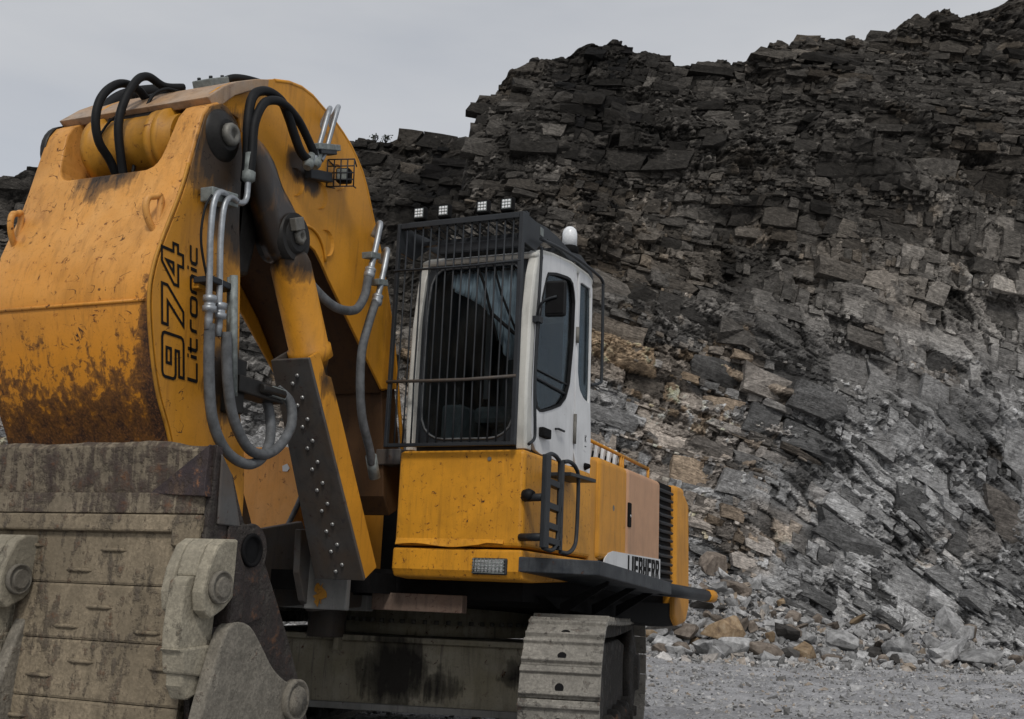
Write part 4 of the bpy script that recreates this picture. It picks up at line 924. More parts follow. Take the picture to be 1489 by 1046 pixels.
for i in range(5): mb.tube([(-3.69, FY-.04, 1.605+i*.025), (-3.42, FY-.04, 1.605+i*.025)], .0045, 5)
mb.build('lamp_grille', M['clamp'], hl)
mb = MB(); mb.lathe((-3.60, FY-.001, 2.48), (0, -1, 0), [(0, .018), (.008, .016)], 8); mb.build('bolt', M['hub'], fb)
# side panel seams and rear body section behind the box
mb = MB(); mb.span(-3.55, -3.325, 9.602, 9.90, 1.60, 2.70); mb.build('body_panel', M['hood'], ex, .02)
mb = MB(); mb.span(-6.95, -3.56, 9.6, 12.3, 1.6, 2.66); mb.build('engine_bay', M['hood'], ex, .03)
# engine hood doors
mb = MB(); mb.span(-3.9, -3.295, 9.78, 10.66, 1.80, 2.735); hood = mb.build('hood_door', M['hood'], ex, .06, seg=4)
mb = MB(); mb.span(-3.9, -3.297, 10.665, 11.86, 1.80, 2.735); hd2 = mb.build('hood_door', M['pink'], ex, .05, label='faded pinkish hood door', seg=4)
mb = MB(); mb.span(-3.31, -3.285, 10.69, 10.78, 2.16, 2.40); mb.build('latch', M['black'], hd2, .01)
mb = MB(); mb.lathe((-3.286, 10.735, 2.27), (1, 0, 0), [(0, .016), (.008, .014)], 10); mb.build('lock', M['chrome'], hd2)
mb = MB(); mb.lathe((-3.297, 10.22, 2.30), (1, 0, 0), [(0, .03), (.004, .028)], 10); mb.build('lock', M['hub'], hood)
# white band with black lettering along the foot of the doors
band = [(9.92, 1.66)]+[(9.93, 1.74), (9.98, 1.82), (10.08, 1.875), (10.22, 1.90)]+[(10.66, 1.90), (11.86, 1.905), (11.86, 1.66)]
mb = MB(); mb.prism(band, -3.30, -3.290); wb = mb.build('white_band', M['white'], ex)
hL = .215; zB = 1.672; y0 = 10.69
def LET(segs, yo, wd):
    m_ = MB()
    for poly in segs: m_.prism([(y0+yo+u*wd, zB+v*hL) for u, v in poly], -3.2905, -3.2865)
    m_.build('letter', M['paintblack'], wb)
R4 = lambda a, b_, c_, d_: [(a, b_), (c_, b_), (c_, d_), (a, d_)]
GL = {'L': [R4(0, 0, .38, 1), R4(.38, 0, 1, .2)], 'I': [R4(0, 0, 1, 1)], 'E': [R4(0, 0, .38, 1), R4(.38, 0, 1, .19), R4(.38, .41, .92, .59), R4(.38, .81, 1, 1)],
      'B': [R4(0, 0, .38, 1), R4(.38, 0, .85, .19), R4(.38, .42, .85, .58), R4(.38, .81, .85, 1), [(.66, .19), (.85, 0), (1, .12), (1, .38), (.85, .5), (.66, .42)], [(.66, .58), (.85, .5), (1, .62), (1, .88), (.85, 1), (.66, .81)]],
      'H': [R4(0, 0, .38, 1), R4(.62, 0, 1, 1), R4(.38, .41, .62, .6)],
      'R': [R4(0, 0, .38, 1), R4(.38, .81, .85, 1), R4(.38, .4, .85, .58), [(.66, .58), (.85, .45), (1, .6), (1, .88), (.85, 1), (.66, .81)], [(.50, .4), (.80, .42), (1, 0), (.66, 0)]]}
yo = 0
for ch in 'LIEBHERR':
    wd = {'I': .055, 'L': .115}.get(ch, .132); LET(GL[ch], yo, wd); yo += wd+.022
# louvred cooler panel and rear corner post
mb = MB(); mb.span(-3.62, -3.33, 11.88, 12.42, 1.62, 2.735); lv = mb.build('cooler_grille', M['black'], ex)
for i in range(12):
    m_ = MB(); m_.box((-3.325, 12.14, 1.70+i*.087), (.07, .50, .03), rotm(0, .5)); m_.build('louvre', M['dark'], lv, .006)
mb = MB(); mb.span(-3.75, -3.27, 12.43, 12.80, 1.60, 2.76); mb.build('rear_post', M['hood'], ex, .06, seg=4)
# counterweight
mb = MB(); mb.prism([(12.45, 1.30), (12.62, 1.20), (13.0, 1.24), (13.15, 1.42), (13.1, 2.6), (12.9, 2.7), (12.5, 2.7)], -6.95, -3.29); mb.build('counterweight', M['hood'], ex, .05, seg=3)
mb = MB(); mb.prism([(8.62, 1.45), (8.9, 1.36), (12.2, 1.20), (12.6, 1.21), (12.6, 1.45)], -6.8, -3.34); mb.build('belly_plate', M['black'], ex)
# handrails on the hood
mb = MB()
for a_, b_ in (((-3.5, 9.95, 2.93), (-3.5, 12.06, 2.90)),): mb.tube([a_, b_], .017, 6)
for y in (10.05, 11.05, 11.12, 12.06): mb.tube([(-3.5, y, 2.91), (-3.5, y, 2.70)], .017, 6)
mb.build('handrail', M['yellow'], ex)
mb = MB(); mb.box((-3.75, 10.6, 2.80), (.3, 1.3, .18)); gr_ = mb.build('intake_cover', M['black'], ex, .02)
for i in range(6):
    m_ = MB(); m_.box((-3.585, 10.12+i*.20, 2.86), (.03, .055, .24), rotm(-.35)); m_.build('slat', M['white'], gr_, .004)
# walkway deck with chamfered front corner
dk = [(-3.31, 7.97), (-2.80, 8.38), (-2.80, 10.5), (-3.31, 10.5)]
mb = MB(); mb.add([(x, y, 1.735-.047*(y-8.38)-(.02 if i == 0 else 0)) for i, (x, y) in enumerate(dk)]+[(x, y, 1.622-.047*(y-8.38)-(.02 if i == 0 else 0)) for i, (x, y) in enumerate(dk)], [(3, 2, 1, 0), (4, 5, 6, 7), (0, 1, 5, 4), (1, 2, 6, 5), (2, 3, 7, 6), (3, 0, 4, 7)]); deck = mb.build('walkway', M['deck'], ex, .008)
mb = MB(); mb.span(-3.31, -2.86, 10.5, 12.6, 1.52, 1.60); mb.build('walkway_extension', M['dark'], ex, .008)
mb = MB(); mb.tube([(-2.88, 10.4, 1.575), (-2.86, 11.2, 1.56), (-2.83, 12.0, 1.545)], .062, 8); rb_ = mb.build('guard_rail', M['dark'], ex)
mb = MB(); mb.lathe((-2.83, 12.0, 1.545), (.01, 1, -.01), [(0, .066), (.2, .066), (.26, .07), (.32, .055)], 10); mb.build('rail_tip', M['yellow'], rb_)
for y in (8.9, 9.7, 10.4):
    mb = MB(); mb.prism([(-3.31, 1.40), (-2.9, 1.60), (-2.9, 1.56), (-3.31, 1.30)], y, y+.03, 'Y'); mb.build('deck_bracket', M['black'], deck)

# boarding ladder: two hoops, flat stringer and rungs
lad = MB(); lad.span(-3.12, -3.08, 7.90, 8.0, 1.80, 2.50); ld = lad.build('ladder', M['dark'], ex, .006)
mb = MB(); mb.tube([(-3.10, 7.93, 2.49), (-3.10, 8.05, 2.52), (-3.10, 8.18, 2.50), (-3.10, 8.235, 2.42), (-3.10, 8.23, 1.95), (-3.10, 8.20, 1.84), (-3.10, 8.10, 1.79), (-3.10, 7.93, 1.80)], .017, 8, sm=4); mb.build('hoop', M['dark'], ld)
mb = MB(); mb.span(-3.13, -3.09, 8.26, 8.32, 1.80, 2.50); mb.build('stringer', M['dark'], ld, .005)
mb = MB(); mb.tube([(-3.10, 8.30, 2.49), (-3.10, 8.45, 2.51), (-3.10, 8.60, 2.48), (-3.10, 8.67, 2.38), (-3.10, 8.66, 1.95), (-3.10, 8.60, 1.84), (-3.10, 8.46, 1.79), (-3.10, 8.30, 1.79)], .017, 8, sm=4); mb.build('hoop', M['dark'], ld)
for z in (2.30, 2.12, 1.97, 1.86):
    mb = MB(); mb.box((-3.12, 8.13, z), (.06, .30, .05), rotm(-.05)); mb.build('rung', M['dark'], ld, .005)
for y, z in ((7.95, 2.18), (7.93, 1.88)):
    mb = MB(); mb.cyl((-3.32, y+.08, z), (-3.10, y, z), .03, n=8); mb.build('stay', M['dark'], ld)
mb = MB(); mb.box((-3.2, 8.72, 2.415), (.26, .62, .03), rotm(.02)); mb.build('step_plate', M['dark'], ld, .004)
mb = MB(); mb.lathe((-3.3, 8.0, 2.2), (1, -.2, 0), [(0, .04), (.05, .05), (.09, .03)], 10); mb.build('stop_buffer', M['rubber'], fb)

# right-hand box seen past the boom, orange in the open light
mb = MB(); mb.prism([(-6.95, 2.70), (-5.92, 2.70), (-5.66, 2.36), (-5.80, 1.95), (-6.0, 1.6), (-6.95, 1.6)], 8.62, 9.3, 'Y'); rbx = mb.build('tool_box', M['orange'], ex, .02)
mb = MB(); mb.prism([(-5.94, 2.52), (-5.89, 2.54), (-5.86, 2.50), (-5.88, 2.47), (-5.93, 2.47)], 8.612, 8.62, 'Y'); mb.build('paint_patch', M['white'], rbx)
mb = MB(); mb.tube([(-5.66, 8.60, 2.36), (-5.72, 8.58, 2.16), (-5.82, 8.56, 1.92)], .025, 7, sm=3); mb.build('conduit', M['hose'], rbx)
mb = MB(); mb.span(-4.65, -4.42, 8.05, 8.25, 2.45, 2.58); mb.build('cab_mount', M['guard'], ex, .01)

# ---------------------------------------------------------------- cab
cab = empty('cab', (-3.87, 8.9, 2.55)); cab.parent = ex; cab.location = Vector((-3.87, 8.9, 2.55))-ORG[ex.name]
CX0, CX1 = -4.40, -3.33
def strip(outer, inner, x0, x1, name, mat, parent, bevel=.006, axis='X'):
    """flat plate with an opening: outer and inner loops with the same number of points"""
    n = len(outer); k = {'X': lambda a, q: (a, q[0], q[1]), 'Y': lambda a, q: (q[0], a, q[1])}[axis]
    vs = [k(x0, q) for q in outer]+[k(x0, q) for q in inner]+[k(x1, q) for q in outer]+[k(x1, q) for q in inner]
    fs = []
    for i in range(n):
        j = (i+1) % n
        fs += [(i, j, n+j, n+i), (2*n+i, 3*n+i, 3*n+j, 2*n+j), (i, 2*n+i, 2*n+j, j), (n+i, n+j, 3*n+j, 3*n+i)]
    m_ = MB(); m_.add(vs, fs); return m_.build(name, mat, parent, bevel)
def dens(loop, n):
    """resample closed loop to n points by arc length, keeping shape"""
    P = [Vector(q) for q in loop]; P.append(P[0]); Ls = [0]
    for a, b_ in zip(P, P[1:]): Ls.append(Ls[-1]+(b_-a).length)
    out = []
    for i in range(n):
        t_ = Ls[-1]*i/n
        for k in range(len(P)-1):
            if Ls[k] <= t_ <= Ls[k+1]:
                u = (t_-Ls[k])/max(1e-9, Ls[k+1]-Ls[k]); out.append(tuple(P[k]+(P[k+1]-P[k])*u)); break
    return out
def radial(loop, c, n):
    """points of a closed loop hit by n rays from c"""
    out = []; P = [Vector(q) for q in loop]; c = Vector(c)
    for i in range(n):
        a = 2*math.pi*i/n; d_ = Vector((math.cos(a), math.sin(a))); best = None
        for p_, q_ in zip(P, P[1:]+P[:1]):
            e = q_-p_; den = d_.x*e.y-d_.y*e.x
            if abs(den) < 1e-9: continue
            t_ = ((p_.x-c.x)*e.y-(p_.y-c.y)*e.x)/den; u = ((p_.x-c.x)*d_.y-(p_.y-c.y)*d_.x)/den
            if t_ > 0 and -1e-6 <= u <= 1+1e-6 and (best is None or t_ > best): best = t_
        out.append(tuple(c+d_*(best or .1)))
    return out
# left flank: A pillar part, door with window, rear quarter with window
door_o = [(8.27, 4.21), (8.55, 4.275), (8.95, 4.33), (9.13, 4.33), (9.15, 3.9), (9.14, 3.4), (9.16, 2.55), (8.3, 2.57), (8.17, 2.68), (8.14, 3.08), (8.16, 3.6)]
door_i = [(8.40, 4.09), (8.62, 4.15), (8.93, 4.20), (9.04, 4.16), (9.085, 4.02), (9.075, 3.64), (9.01, 3.26), (8.93, 3.12), (8.80, 3.03), (8.6, 2.965), (8.36, 2.90), (8.26, 2.92), (8.22, 3.0), (8.21, 3.2), (8.235, 3.55), (8.30, 3.85)]
cD = (8.66, 3.5); n = 64
dr = strip(radial(door_o, cD, n), radial(door_i, cD, n), CX1-.035, CX1, 'door', M['white'], cab, .004)
strip(radial(door_i, cD, n), [(cD[0]+(q[0]-cD[0])*.955, cD[1]+(q[1]-cD[1])*.965) for q in radial(door_i, cD, n)], CX1-.03, CX1+.006, 'window_seal', M['rubber'], dr, 0)
mb = MB(); mb.prism(radial(door_i, cD, n), CX1-.022, CX1-.018); mb.build('window_pane', M['glass'], dr)
mb = MB(); mb.tube([(CX1-.012, 8.24, 3.17), (CX1-.012, 9.0, 3.16)], .012, 6); mb.tube([(CX1-.012, 8.23, 3.24), (CX1-.012, 9.02, 3.25)], .007, 6); mb.build('window_rail', M['dark'], dr)
rear_o = [(9.17, 4.33), (9.40, 4.345), (9.55, 4.33), (9.56, 3.9), (9.565, 3.2), (9.60, 3.1), (9.63, 2.47), (9.18, 2.55), (9.16, 3.4)]
rear_i = [(9.22, 4.24), (9.52, 4.25), (9.535, 3.9), (9.545, 3.19), (9.40, 3.20), (9.27, 3.27), (9.22, 3.42)]
cR = (9.38, 3.7)
rq = strip(radial(rear_o, cR, n), radial(rear_i, cR, n), CX1-.035, CX1, 'rear_quarter', M['white'], cab, .004)
mb = MB(); mb.prism(radial(rear_i, cR, n), CX1-.022, CX1-.018); mb.build('window_pane', M['glass'], rq)
mb = MB(); mb.prism(rear_o, CX0, CX0+.03); mb.prism([(8.2, 4.2), (9.17, 4.33), (9.17, 2.6), (8.2, 2.6)], CX0+.001, CX0+.03); 
mb.build('inner_wall', M['dark'], cab)
# A pillars lean back slightly; roof, floor, back wall
for xo, xi in ((CX1, CX1-.085), (CX0, CX0+.075)):
    mb = MB(); rings = []
    for z, y in ((2.57, 8.08), (2.75, 8.06), (3.1, 8.05), (3.6, 8.07), (4.0, 8.13), (4.20, 8.20)):
        rings.append([(xi, y, z), (xo-(.015 if xo == CX1 else -.015), y, z), (xo, y+.02, z), (xo, y+.11, z), (xi, y+.11, z)])
    mb.loft(rings); mb.build('pillar', M['whited'], cab, .006)
mb = MB(); mb.prism([(8.16, 4.19), (8.3, 4.26), (8.55, 4.31), (9.0, 4.37), (9.45, 4.385), (9.58, 4.36), (9.58, 4.30), (8.95, 4.30), (8.5, 4.24), (8.18, 4.15)], CX0+.01, CX1-.004); mb.build('roof', M['whited'], cab, .02)
mb = MB(); mb.span(CX0+.03, CX1-.036, 8.15, 9.58, 2.56, 2.62); mb.build('floor', M['dark'], cab)
mb = MB(); mb.span(CX0+.03, CX1-.036, 9.53, 9.57, 2.62, 3.95); mb.build('back_wall', M['dark'], cab)
mb = MB(); mb.span(CX0+.08, CX1-.1, 9.545, 9.555, 3.95, 4.28); mb.build('rear_window_pane', M['glass'], cab)
for x in (CX0+.05, CX1-.065):
    mb = MB(); mb.span(x-.03, x+.03, 9.50, 9.57, 3.25, 4.32); mb.build('rear_pillar', M['white'], cab)
# black door edge / handrail following the A pillar
mb = MB(); mb.tube([(CX1+.03, 8.15, 4.24), (CX1+.035, 8.17, 4.15), (CX1+.03, 8.15, 3.6), (CX1+.03, 8.14, 3.1), (CX1+.03, 8.18, 2.75), (CX1+.03, 8.17, 2.66), (CX1+.03, 8.06, 2.60)], .013, 7, sm=4); mb.build('handrail', M['dark'], cab)
mb = MB(); mb.tube([(CX1+.03, 8.15, 4.30), (CX1+.03, 8.6, 4.36), (CX1+.03, 9.1, 4.40), (CX1+.04, 9.55, 4.40), (CX1+.06, 9.66, 4.36), (CX1+.06, 9.68, 4.25), (CX1+.06, 9.70, 3.5), (CX1+.05, 9.68, 3.40), (CX1, 9.58, 3.36)], .015, 7, sm=4); mb.build('handrail', M['dark'], cab)
# windscreen with rounded lower corners in a dark seal
ws_o = [(CX0+.075, 2.60), (CX1-.085, 2.60), (CX1-.085, 4.17), (CX0+.075, 4.17)]
def rrect(x0, x1, z0, z1, r):
    return [(x0+r, z0), (x1-r, z0)]+[(x1-r+r*math.sin(a), z0+r-r*math.cos(a)) for a in [.3, .6, .9, 1.2, 1.5]]+[(x1, z1-r*.4), (x1-r*.4, z1), (x0+r*.4, z1), (x0, z1-r*.4)]+[(x0+r-r*math.sin(a), z0+r-r*math.cos(a)) for a in [1.5, 1.2, .9, .6, .3]]
cW = (-3.87, 3.4); ws_i = rrect(CX0+.12, CX1-.13, 2.66, 4.12, .2)
nW = 72
wo_, wi_ = radial(ws_o, cW, nW), radial(ws_i, cW, nW)
lean = lambda z: 8.115 + (.10*max(0, (z-3.6)/.6)**1.5)
m_ = MB(); k2 = [(cW[0]+(q[0]-cW[0])*.975, cW[1]+(q[1]-cW[1])*.985) for q in wi_]
vs = [(q[0], lean(q[1]), q[1]) for q in wo_]+[(q[0], lean(q[1])-.004, q[1]) for q in wi_]+[(q[0], lean(q[1])+.03, q[1]) for q in k2]
m_.add(vs, [(i, (i+1) % nW, nW+(i+1) % nW, nW+i) for i in range(nW)]+[(nW+i, nW+(i+1) % nW, 2*nW+(i+1) % nW, 2*nW+i) for i in range(nW)]); wf = m_.build('windscreen_seal', M['dark'], cab)
m_ = MB(); m_.tube([(q[0], lean(q[1])-.006, q[1]) for q in wi_], .009, 6, closed=True); m_.build('seal_bead', M['hose'], wf)
m_ = MB(); nz_ = 14; z_s = [2.66+(4.12-2.66)*i/nz_ for i in range(nz_+1)]
m_.loft([[(CX0+.12, lean(z)+.012, z), (CX1-.13, lean(z)+.012, z)] for z in z_s], False, True, closed=False); m_.build('windscreen', M['glass'], wf)
m_ = MB(); m_.tube([(-3.62, lean(3.5)-.02, 3.45), (-3.78, lean(3.9)-.02, 3.95), (-3.87, lean(4.1)-.03, 4.13)], .012, 6); m_.tube([(-3.46, lean(3.4)-.02, 3.52), (-3.62, lean(3.9)-.02, 3.85), (-3.72, lean(4.1)-.03, 4.13)], .010, 6); m_.tube([(-3.68, lean(3.6)-.022, 3.68), (-3.47, lean(3.4)-.022, 3.5)], .016, 6); m_.build('wiper', M['black'], wf)
m_ = MB(); m_.prism([(8.22, 4.13), (8.5, 4.22), (8.95, 4.285), (9.52, 4.29), (9.52, 4.27), (8.95, 4.265), (8.5, 4.20), (8.22, 4.11)], CX0+.08, CX1-.09); hl_ = m_.build('headliner', M['skyliner'], cab)  # cab ceiling, coloured to suggest sky reflected in the glass
for i in range(7):
    m_ = MB(); m_.tube([(CX0+.16+i*.13, 8.24, 4.11), (CX0+.16+i*.13, 8.6, 4.205), (CX0+.16+i*.13, 9.4, 4.265)], .010, 5); m_.build('reflection_rib', M['dark'], hl_)  # dark ribs imitate the stripes of that reflection
for y0_, y1_ in ((8.98, 9.06), (9.18, 9.26), (9.36, 9.44)):
    m_ = MB(); m_.span(CX1-.06, CX1-.045, y0_, y1_, 3.0, 4.22); m_.build('reflection_strip', M['skyliner'], cab)  # added pale strips imitating the reflection's right side
m_ = MB(); nC_ = 72; cb_ = [(-4.13, 3.98), (-4.10, 3.93), (-3.95, 3.86), (-3.82, 3.78), (-3.72, 3.66), (-3.66, 3.50), (-3.60, 3.36), (-3.55, 3.30), (-3.48, 3.34)]; rows_ = []  # pleated sheet standing in for striped sky reflections on the windscreen
for i in range(nC_+1):
    x = -4.13+(.65)*i/nC_; yy = .016*math.sin(i*1.05)+.008*math.sin(i*.37); zb = interp(cb_, x)
    rows_.append([(x, 8.19+yy+(.10*max(0, (z-3.6)/.6)**1.5), z) for z in (zb, zb+(4.09-zb)*.33, zb+(4.09-zb)*.66, 4.09)])
m_.loft(rows_, False, True, closed=False); cu_ = m_.build('sky_reflection', M['skyglint'], cab); md = cu_.modifiers.new('thick', 'SOLIDIFY'); md.thickness = .004
# interior: seat, headrest, console, lever
m_ = MB(); m_.loft([[(-3.98+a, 9.05+.12*k, 2.95+k*.75) for a in ()] or [(-4.05+.02*k, 9.08+.12*k, 2.98+.7*k), (-3.62-.02*k, 9.08+.12*k, 2.98+.7*k), (-3.62-.02*k, 9.22+.12*k, 2.98+.7*k), (-4.05+.02*k, 9.22+.12*k, 2.98+.7*k)] for k in (0, .5, 1)]); m_.span(-4.06, -3.62, 8.62, 9.12, 2.86, 3.02); m_.span(-3.95, -3.72, 8.75, 9.05, 2.62, 2.86); m_.build('seat', M['seat'], cab, .05)
m_ = MB(); m_.span(-3.97, -3.70, 9.17, 9.27, 3.70, 3.92); m_.build('headrest', M['seat'], cab, .04)
m_ = MB(); m_.span(-4.30, -4.10, 8.5, 9.3, 2.62, 3.02); m_.span(-3.58, -3.44, 8.6, 9.2, 2.62, 3.0); m_.build('console', M['seat'], cab, .03)
m_ = MB(); m_.tube([(-3.50, 8.62, 3.0), (-3.50, 8.58, 3.18)], .018, 6); m_.tube([(-4.18, 8.6, 3.0), (-4.18, 8.56, 3.18)], .018, 6); m_.build('lever', M['rubber'], cab)
# door furniture
m_ = MB(); m_.span(CX1, CX1+.05, 8.33, 8.50, 2.70, 2.78); m_.build('door_latch', M['black'], dr, .01)
m_ = MB(); m_.tube([(CX1, 8.70, 2.82), (CX1+.03, 8.70, 2.82), (CX1+.03, 8.84, 2.82)], .010, 6); m_.build('handle', M['dark'], dr)
for z0, z1 in ((2.76, 3.02), (3.66, 3.80)):
    m_ = MB(); m_.cyl((CX1+.012, 9.15, z0), (CX1+.012, 9.15, z1), .016, n=8); m_.build('hinge', M['hub'], dr)
m_ = MB(); m_.prism([(9.42, 2.74), (9.50, 2.73), (9.50, 2.90), (9.42, 2.91)], CX1, CX1+.002); lb = m_.build('label_plate', M['white'], rq)
pl3 = lambda u, v: (CX1+.0035, 9.435+u, 2.76+v)
m_ = MB(); m_.ribbon([(0.008, .02), (.05, .02)], .008, pl3); m_.ribbon([(.012, .06), (.012, .12)], .011, pl3); m_.ribbon([(.048, .12), (.016, .09), (.048, .06)], .011, pl3); m_.build('label_mark', M['paintblack'], lb)
m_ = MB(); m_.lathe((CX1, 9.47, 2.60), (1, -.6, 0), [(0, .035), (.06, .02), (.07, .01)], 8); m_.build('stop_peg', M['black'], rq)
# mirror on its arm
m_ = MB(); MR = rotm(0, 0, .0); mc = Vector((-3.13, 8.10, 3.77))
m_.box(mc, (.175, .05, .30), rotm(0, 0, .12)); mir = m_.build('mirror', M['rubber'], cab, .03, seg=3)
m_ = MB(); m_.box(mc+rotm(0, 0, .12) @ Vector((0, -.027, 0)), (.14, .008, .255), rotm(0, 0, .12)); m_.build('mirror_back', M['black'], mir, .02)
m_ = MB(); m_.tube([(CX1+.02, 8.16, 3.62), (-3.26, 8.07, 3.70), (-3.20, 8.05, 3.75), (-3.11, 8.065, 3.78)], .012, 6, sm=4); m_.box((CX1+.03, 8.15, 3.62), (.06, .08, .05)); m_.build('mirror_arm', M['dark'], mir)
# guard cage in front of the windscreen
GX0, GX1, GY, GZ0, GZ1 = -4.49, -3.375, 7.93, 2.575, 4.46
m_ = MB(); m_.span(GX0-.014, GX0+.014, GY-.02, GY+.02, GZ0, GZ1); m_.span(GX1-.018, GX1+.018, GY-.025, GY+.025, GZ0, GZ1); m_.span(GX0+.015, GX1-.019, GY-.017, GY+.017, GZ0, GZ0+.028); m_.span(GX0+.021, GX1-.023, GY-.02, GY+.04, GZ1-.045, GZ1); cg = m_.build('guard_frame', M['dark'], cab, .004)
nb = 15
for i in range(1, nb):
    x = GX0+(GX1-GX0)*i/nb; bend = random.Random(i).uniform(-.006, .006)
    m_ = MB(); m_.tube([(x, GY, GZ0+.03), (x+bend*.3, GY, 2.9), (x+bend, GY-.004, 3.1), (x+bend*.4, GY, 3.5), (x, GY, GZ1-.04)], .0072, 6); m_.build('guard_bar', M['dark'], cg)
for z, r in ((3.11, .014), (4.05, .010)):
    m_ = MB(); m_.tube([(GX0-.02, GY-.02, z), (-4.1, GY-.022, z-.006), (-3.8, GY-.022, z-.008), (GX1+.01, GY-.02, z+.006)], r, 6); m_.build('guard_bar', M['guard'] if z < 3.5 else M['dark'], cg)
# roof guard: side cheeks and slats
chk = [(7.93, 4.47), (8.2, 4.47), (8.45, 4.50), (8.7, 4.50), (9.05, 4.47), (9.3, 4.52), (9.62, 4.46), (9.68, 4.36), (9.5, 4.42), (9.2, 4.42), (9.0, 4.38), (8.8, 4.40), (8.45, 4.40), (8.3, 4.30), (8.2, 4.22), (7.96, 4.22)]
m_ = MB(); m_.prism(chk, GX1-.012, GX1+.012); rg = m_.build('roof_guard', M['dark'], cab, .004)
m_ = MB(); m_.prism(chk, GX0-.012, GX0+.012); m_.build('cheek', M['dark'], rg, .004)
m_ = MB(); m_.box((GX1+.014, 8.32, 4.42), (.006, .07, .07)); m_.build('sticker', M['clamp'], rg)
for i in range(11):
    x = GX0+.09+i*.094
    m_ = MB(); m_.box((x, 8.72, 4.455), (.035, 1.5, .012), rotm(0, .5)); m_.build('slat', M['dark'], rg)
for y in (8.35, 8.8, 9.3):
    m_ = MB(); m_.span(GX0+.012, GX1-.012, y-.02, y+.02, 4.395, 4.435); m_.build('cross_bar', M['dark'], rg)
m_ = MB(); m_.span(GX0+.3, GX1-.02, 8.06, 8.2, 4.21, 4.31); m_.build('sun_visor', M['dark'], rg, .02)
# lamps on the cage
for x in (-4.385, -4.155, -3.795, -3.575):
    c = Vector((x, 8.08, 4.595)); Rl = rotm(0, 0, .0)
    m_ = MB(); m_.box(c, (.118, .06, .118)); m_.box(c+Vector((0, .01, -.085)), (.035, .03, .07)); lm = m_.build('roof_lamp', M['black'], cab, .014)
    m_ = MB(); m_.box(c+Vector((0, -.031, 0)), (.084, .008, .084)); le = m_.build('lens', M['clamp'], lm, .006)
    for i in range(3):
        for j in range(3):
            m_ = MB(); m_.lathe(c+Vector((-.026+i*.026, -.034, -.026+j*.026)), (0, -1, 0), [(0, .0115), (.003, .0115), (.005, .006)], 8); m_.build('diode', M['lens'], le)
m_ = MB(); m_.span(GX0+.02, GX1-.01, 8.04, 8.10, 4.47, 4.515); m_.build('lamp_bar', M['dark'], cab, .004)
# beacon
m_ = MB(); m_.lathe((-3.5, 9.36, 4.42), (0, 0, 1), [(0, .05), (.12, .05), (.13, .085), (.20, .085), (.21, .07)], 18); bc = m_.build('beacon', M['black'], cab)
m_ = MB(); m_.lathe((-3.5, 9.36, 4.63), (0, 0, 1), [(0, .07), (.12, .07), (.16, .06), (.185, .035), (.19, .005)], 18); m_.build('beacon_dome', M['lens'], bc)

# ---------------------------------------------------------------- undercarriage, turned 13 degrees under the upper body
UC = Vector((-5.2, 10.5, 0)); UR = Matrix.Rotation(rad(13), 4, 'Z'); UM = Matrix.Translation(UC) @ UR
def ub(m_, *a, **k): return m_.xf(UM).build(*a, **k)
m_ = MB(); m_.lathe((0, 0, 1.06), (0, 0, 1), [(0, 1.06), (.10, 1.06), (.11, 1.0), (.26, 1.0)], 56); sr = ub(m_, 'slew_ring', M['beam'], ex)
for i in range(60):
    a = 2*math.pi*i/60
    if i == 0:
        m_ = MB(); m_.cyl((1.03*math.cos(a), 1.03*math.sin(a), 1.16), (1.03*math.cos(a), 1.03*math.sin(a), 1.20), .022, n=6); b0 = ub(m_, 'bolt', M['hub'], sr)
    else: copy_part(b0, UM @ Vector((1.03*math.cos(a), 1.03*math.sin(a), 1.18)), sr)
m_ = MB(); m_.span(-1.6, 1.36, -1.24, 1.24, .42, 1.0); cb = ub(m_, 'car_body', M['beam'], ex, .02)
m_ = MB(); m_.span(-1.62, 1.38, -1.33, -1.0, 1.0, 1.05); ub(m_, 'top_flange', M['beam'], cb, .008)
m_ = MB(); m_.span(-1.6, 1.2, -1.30, -1.241, .40, .46); ub(m_, 'bottom_flange', M['frame'], cb, .008)
m_ = MB(); m_.box((-.62, -1.31, 1.06), (.05, .14, .30)); ub(m_, 'lifting_lug', M['beam'], cb, .012)
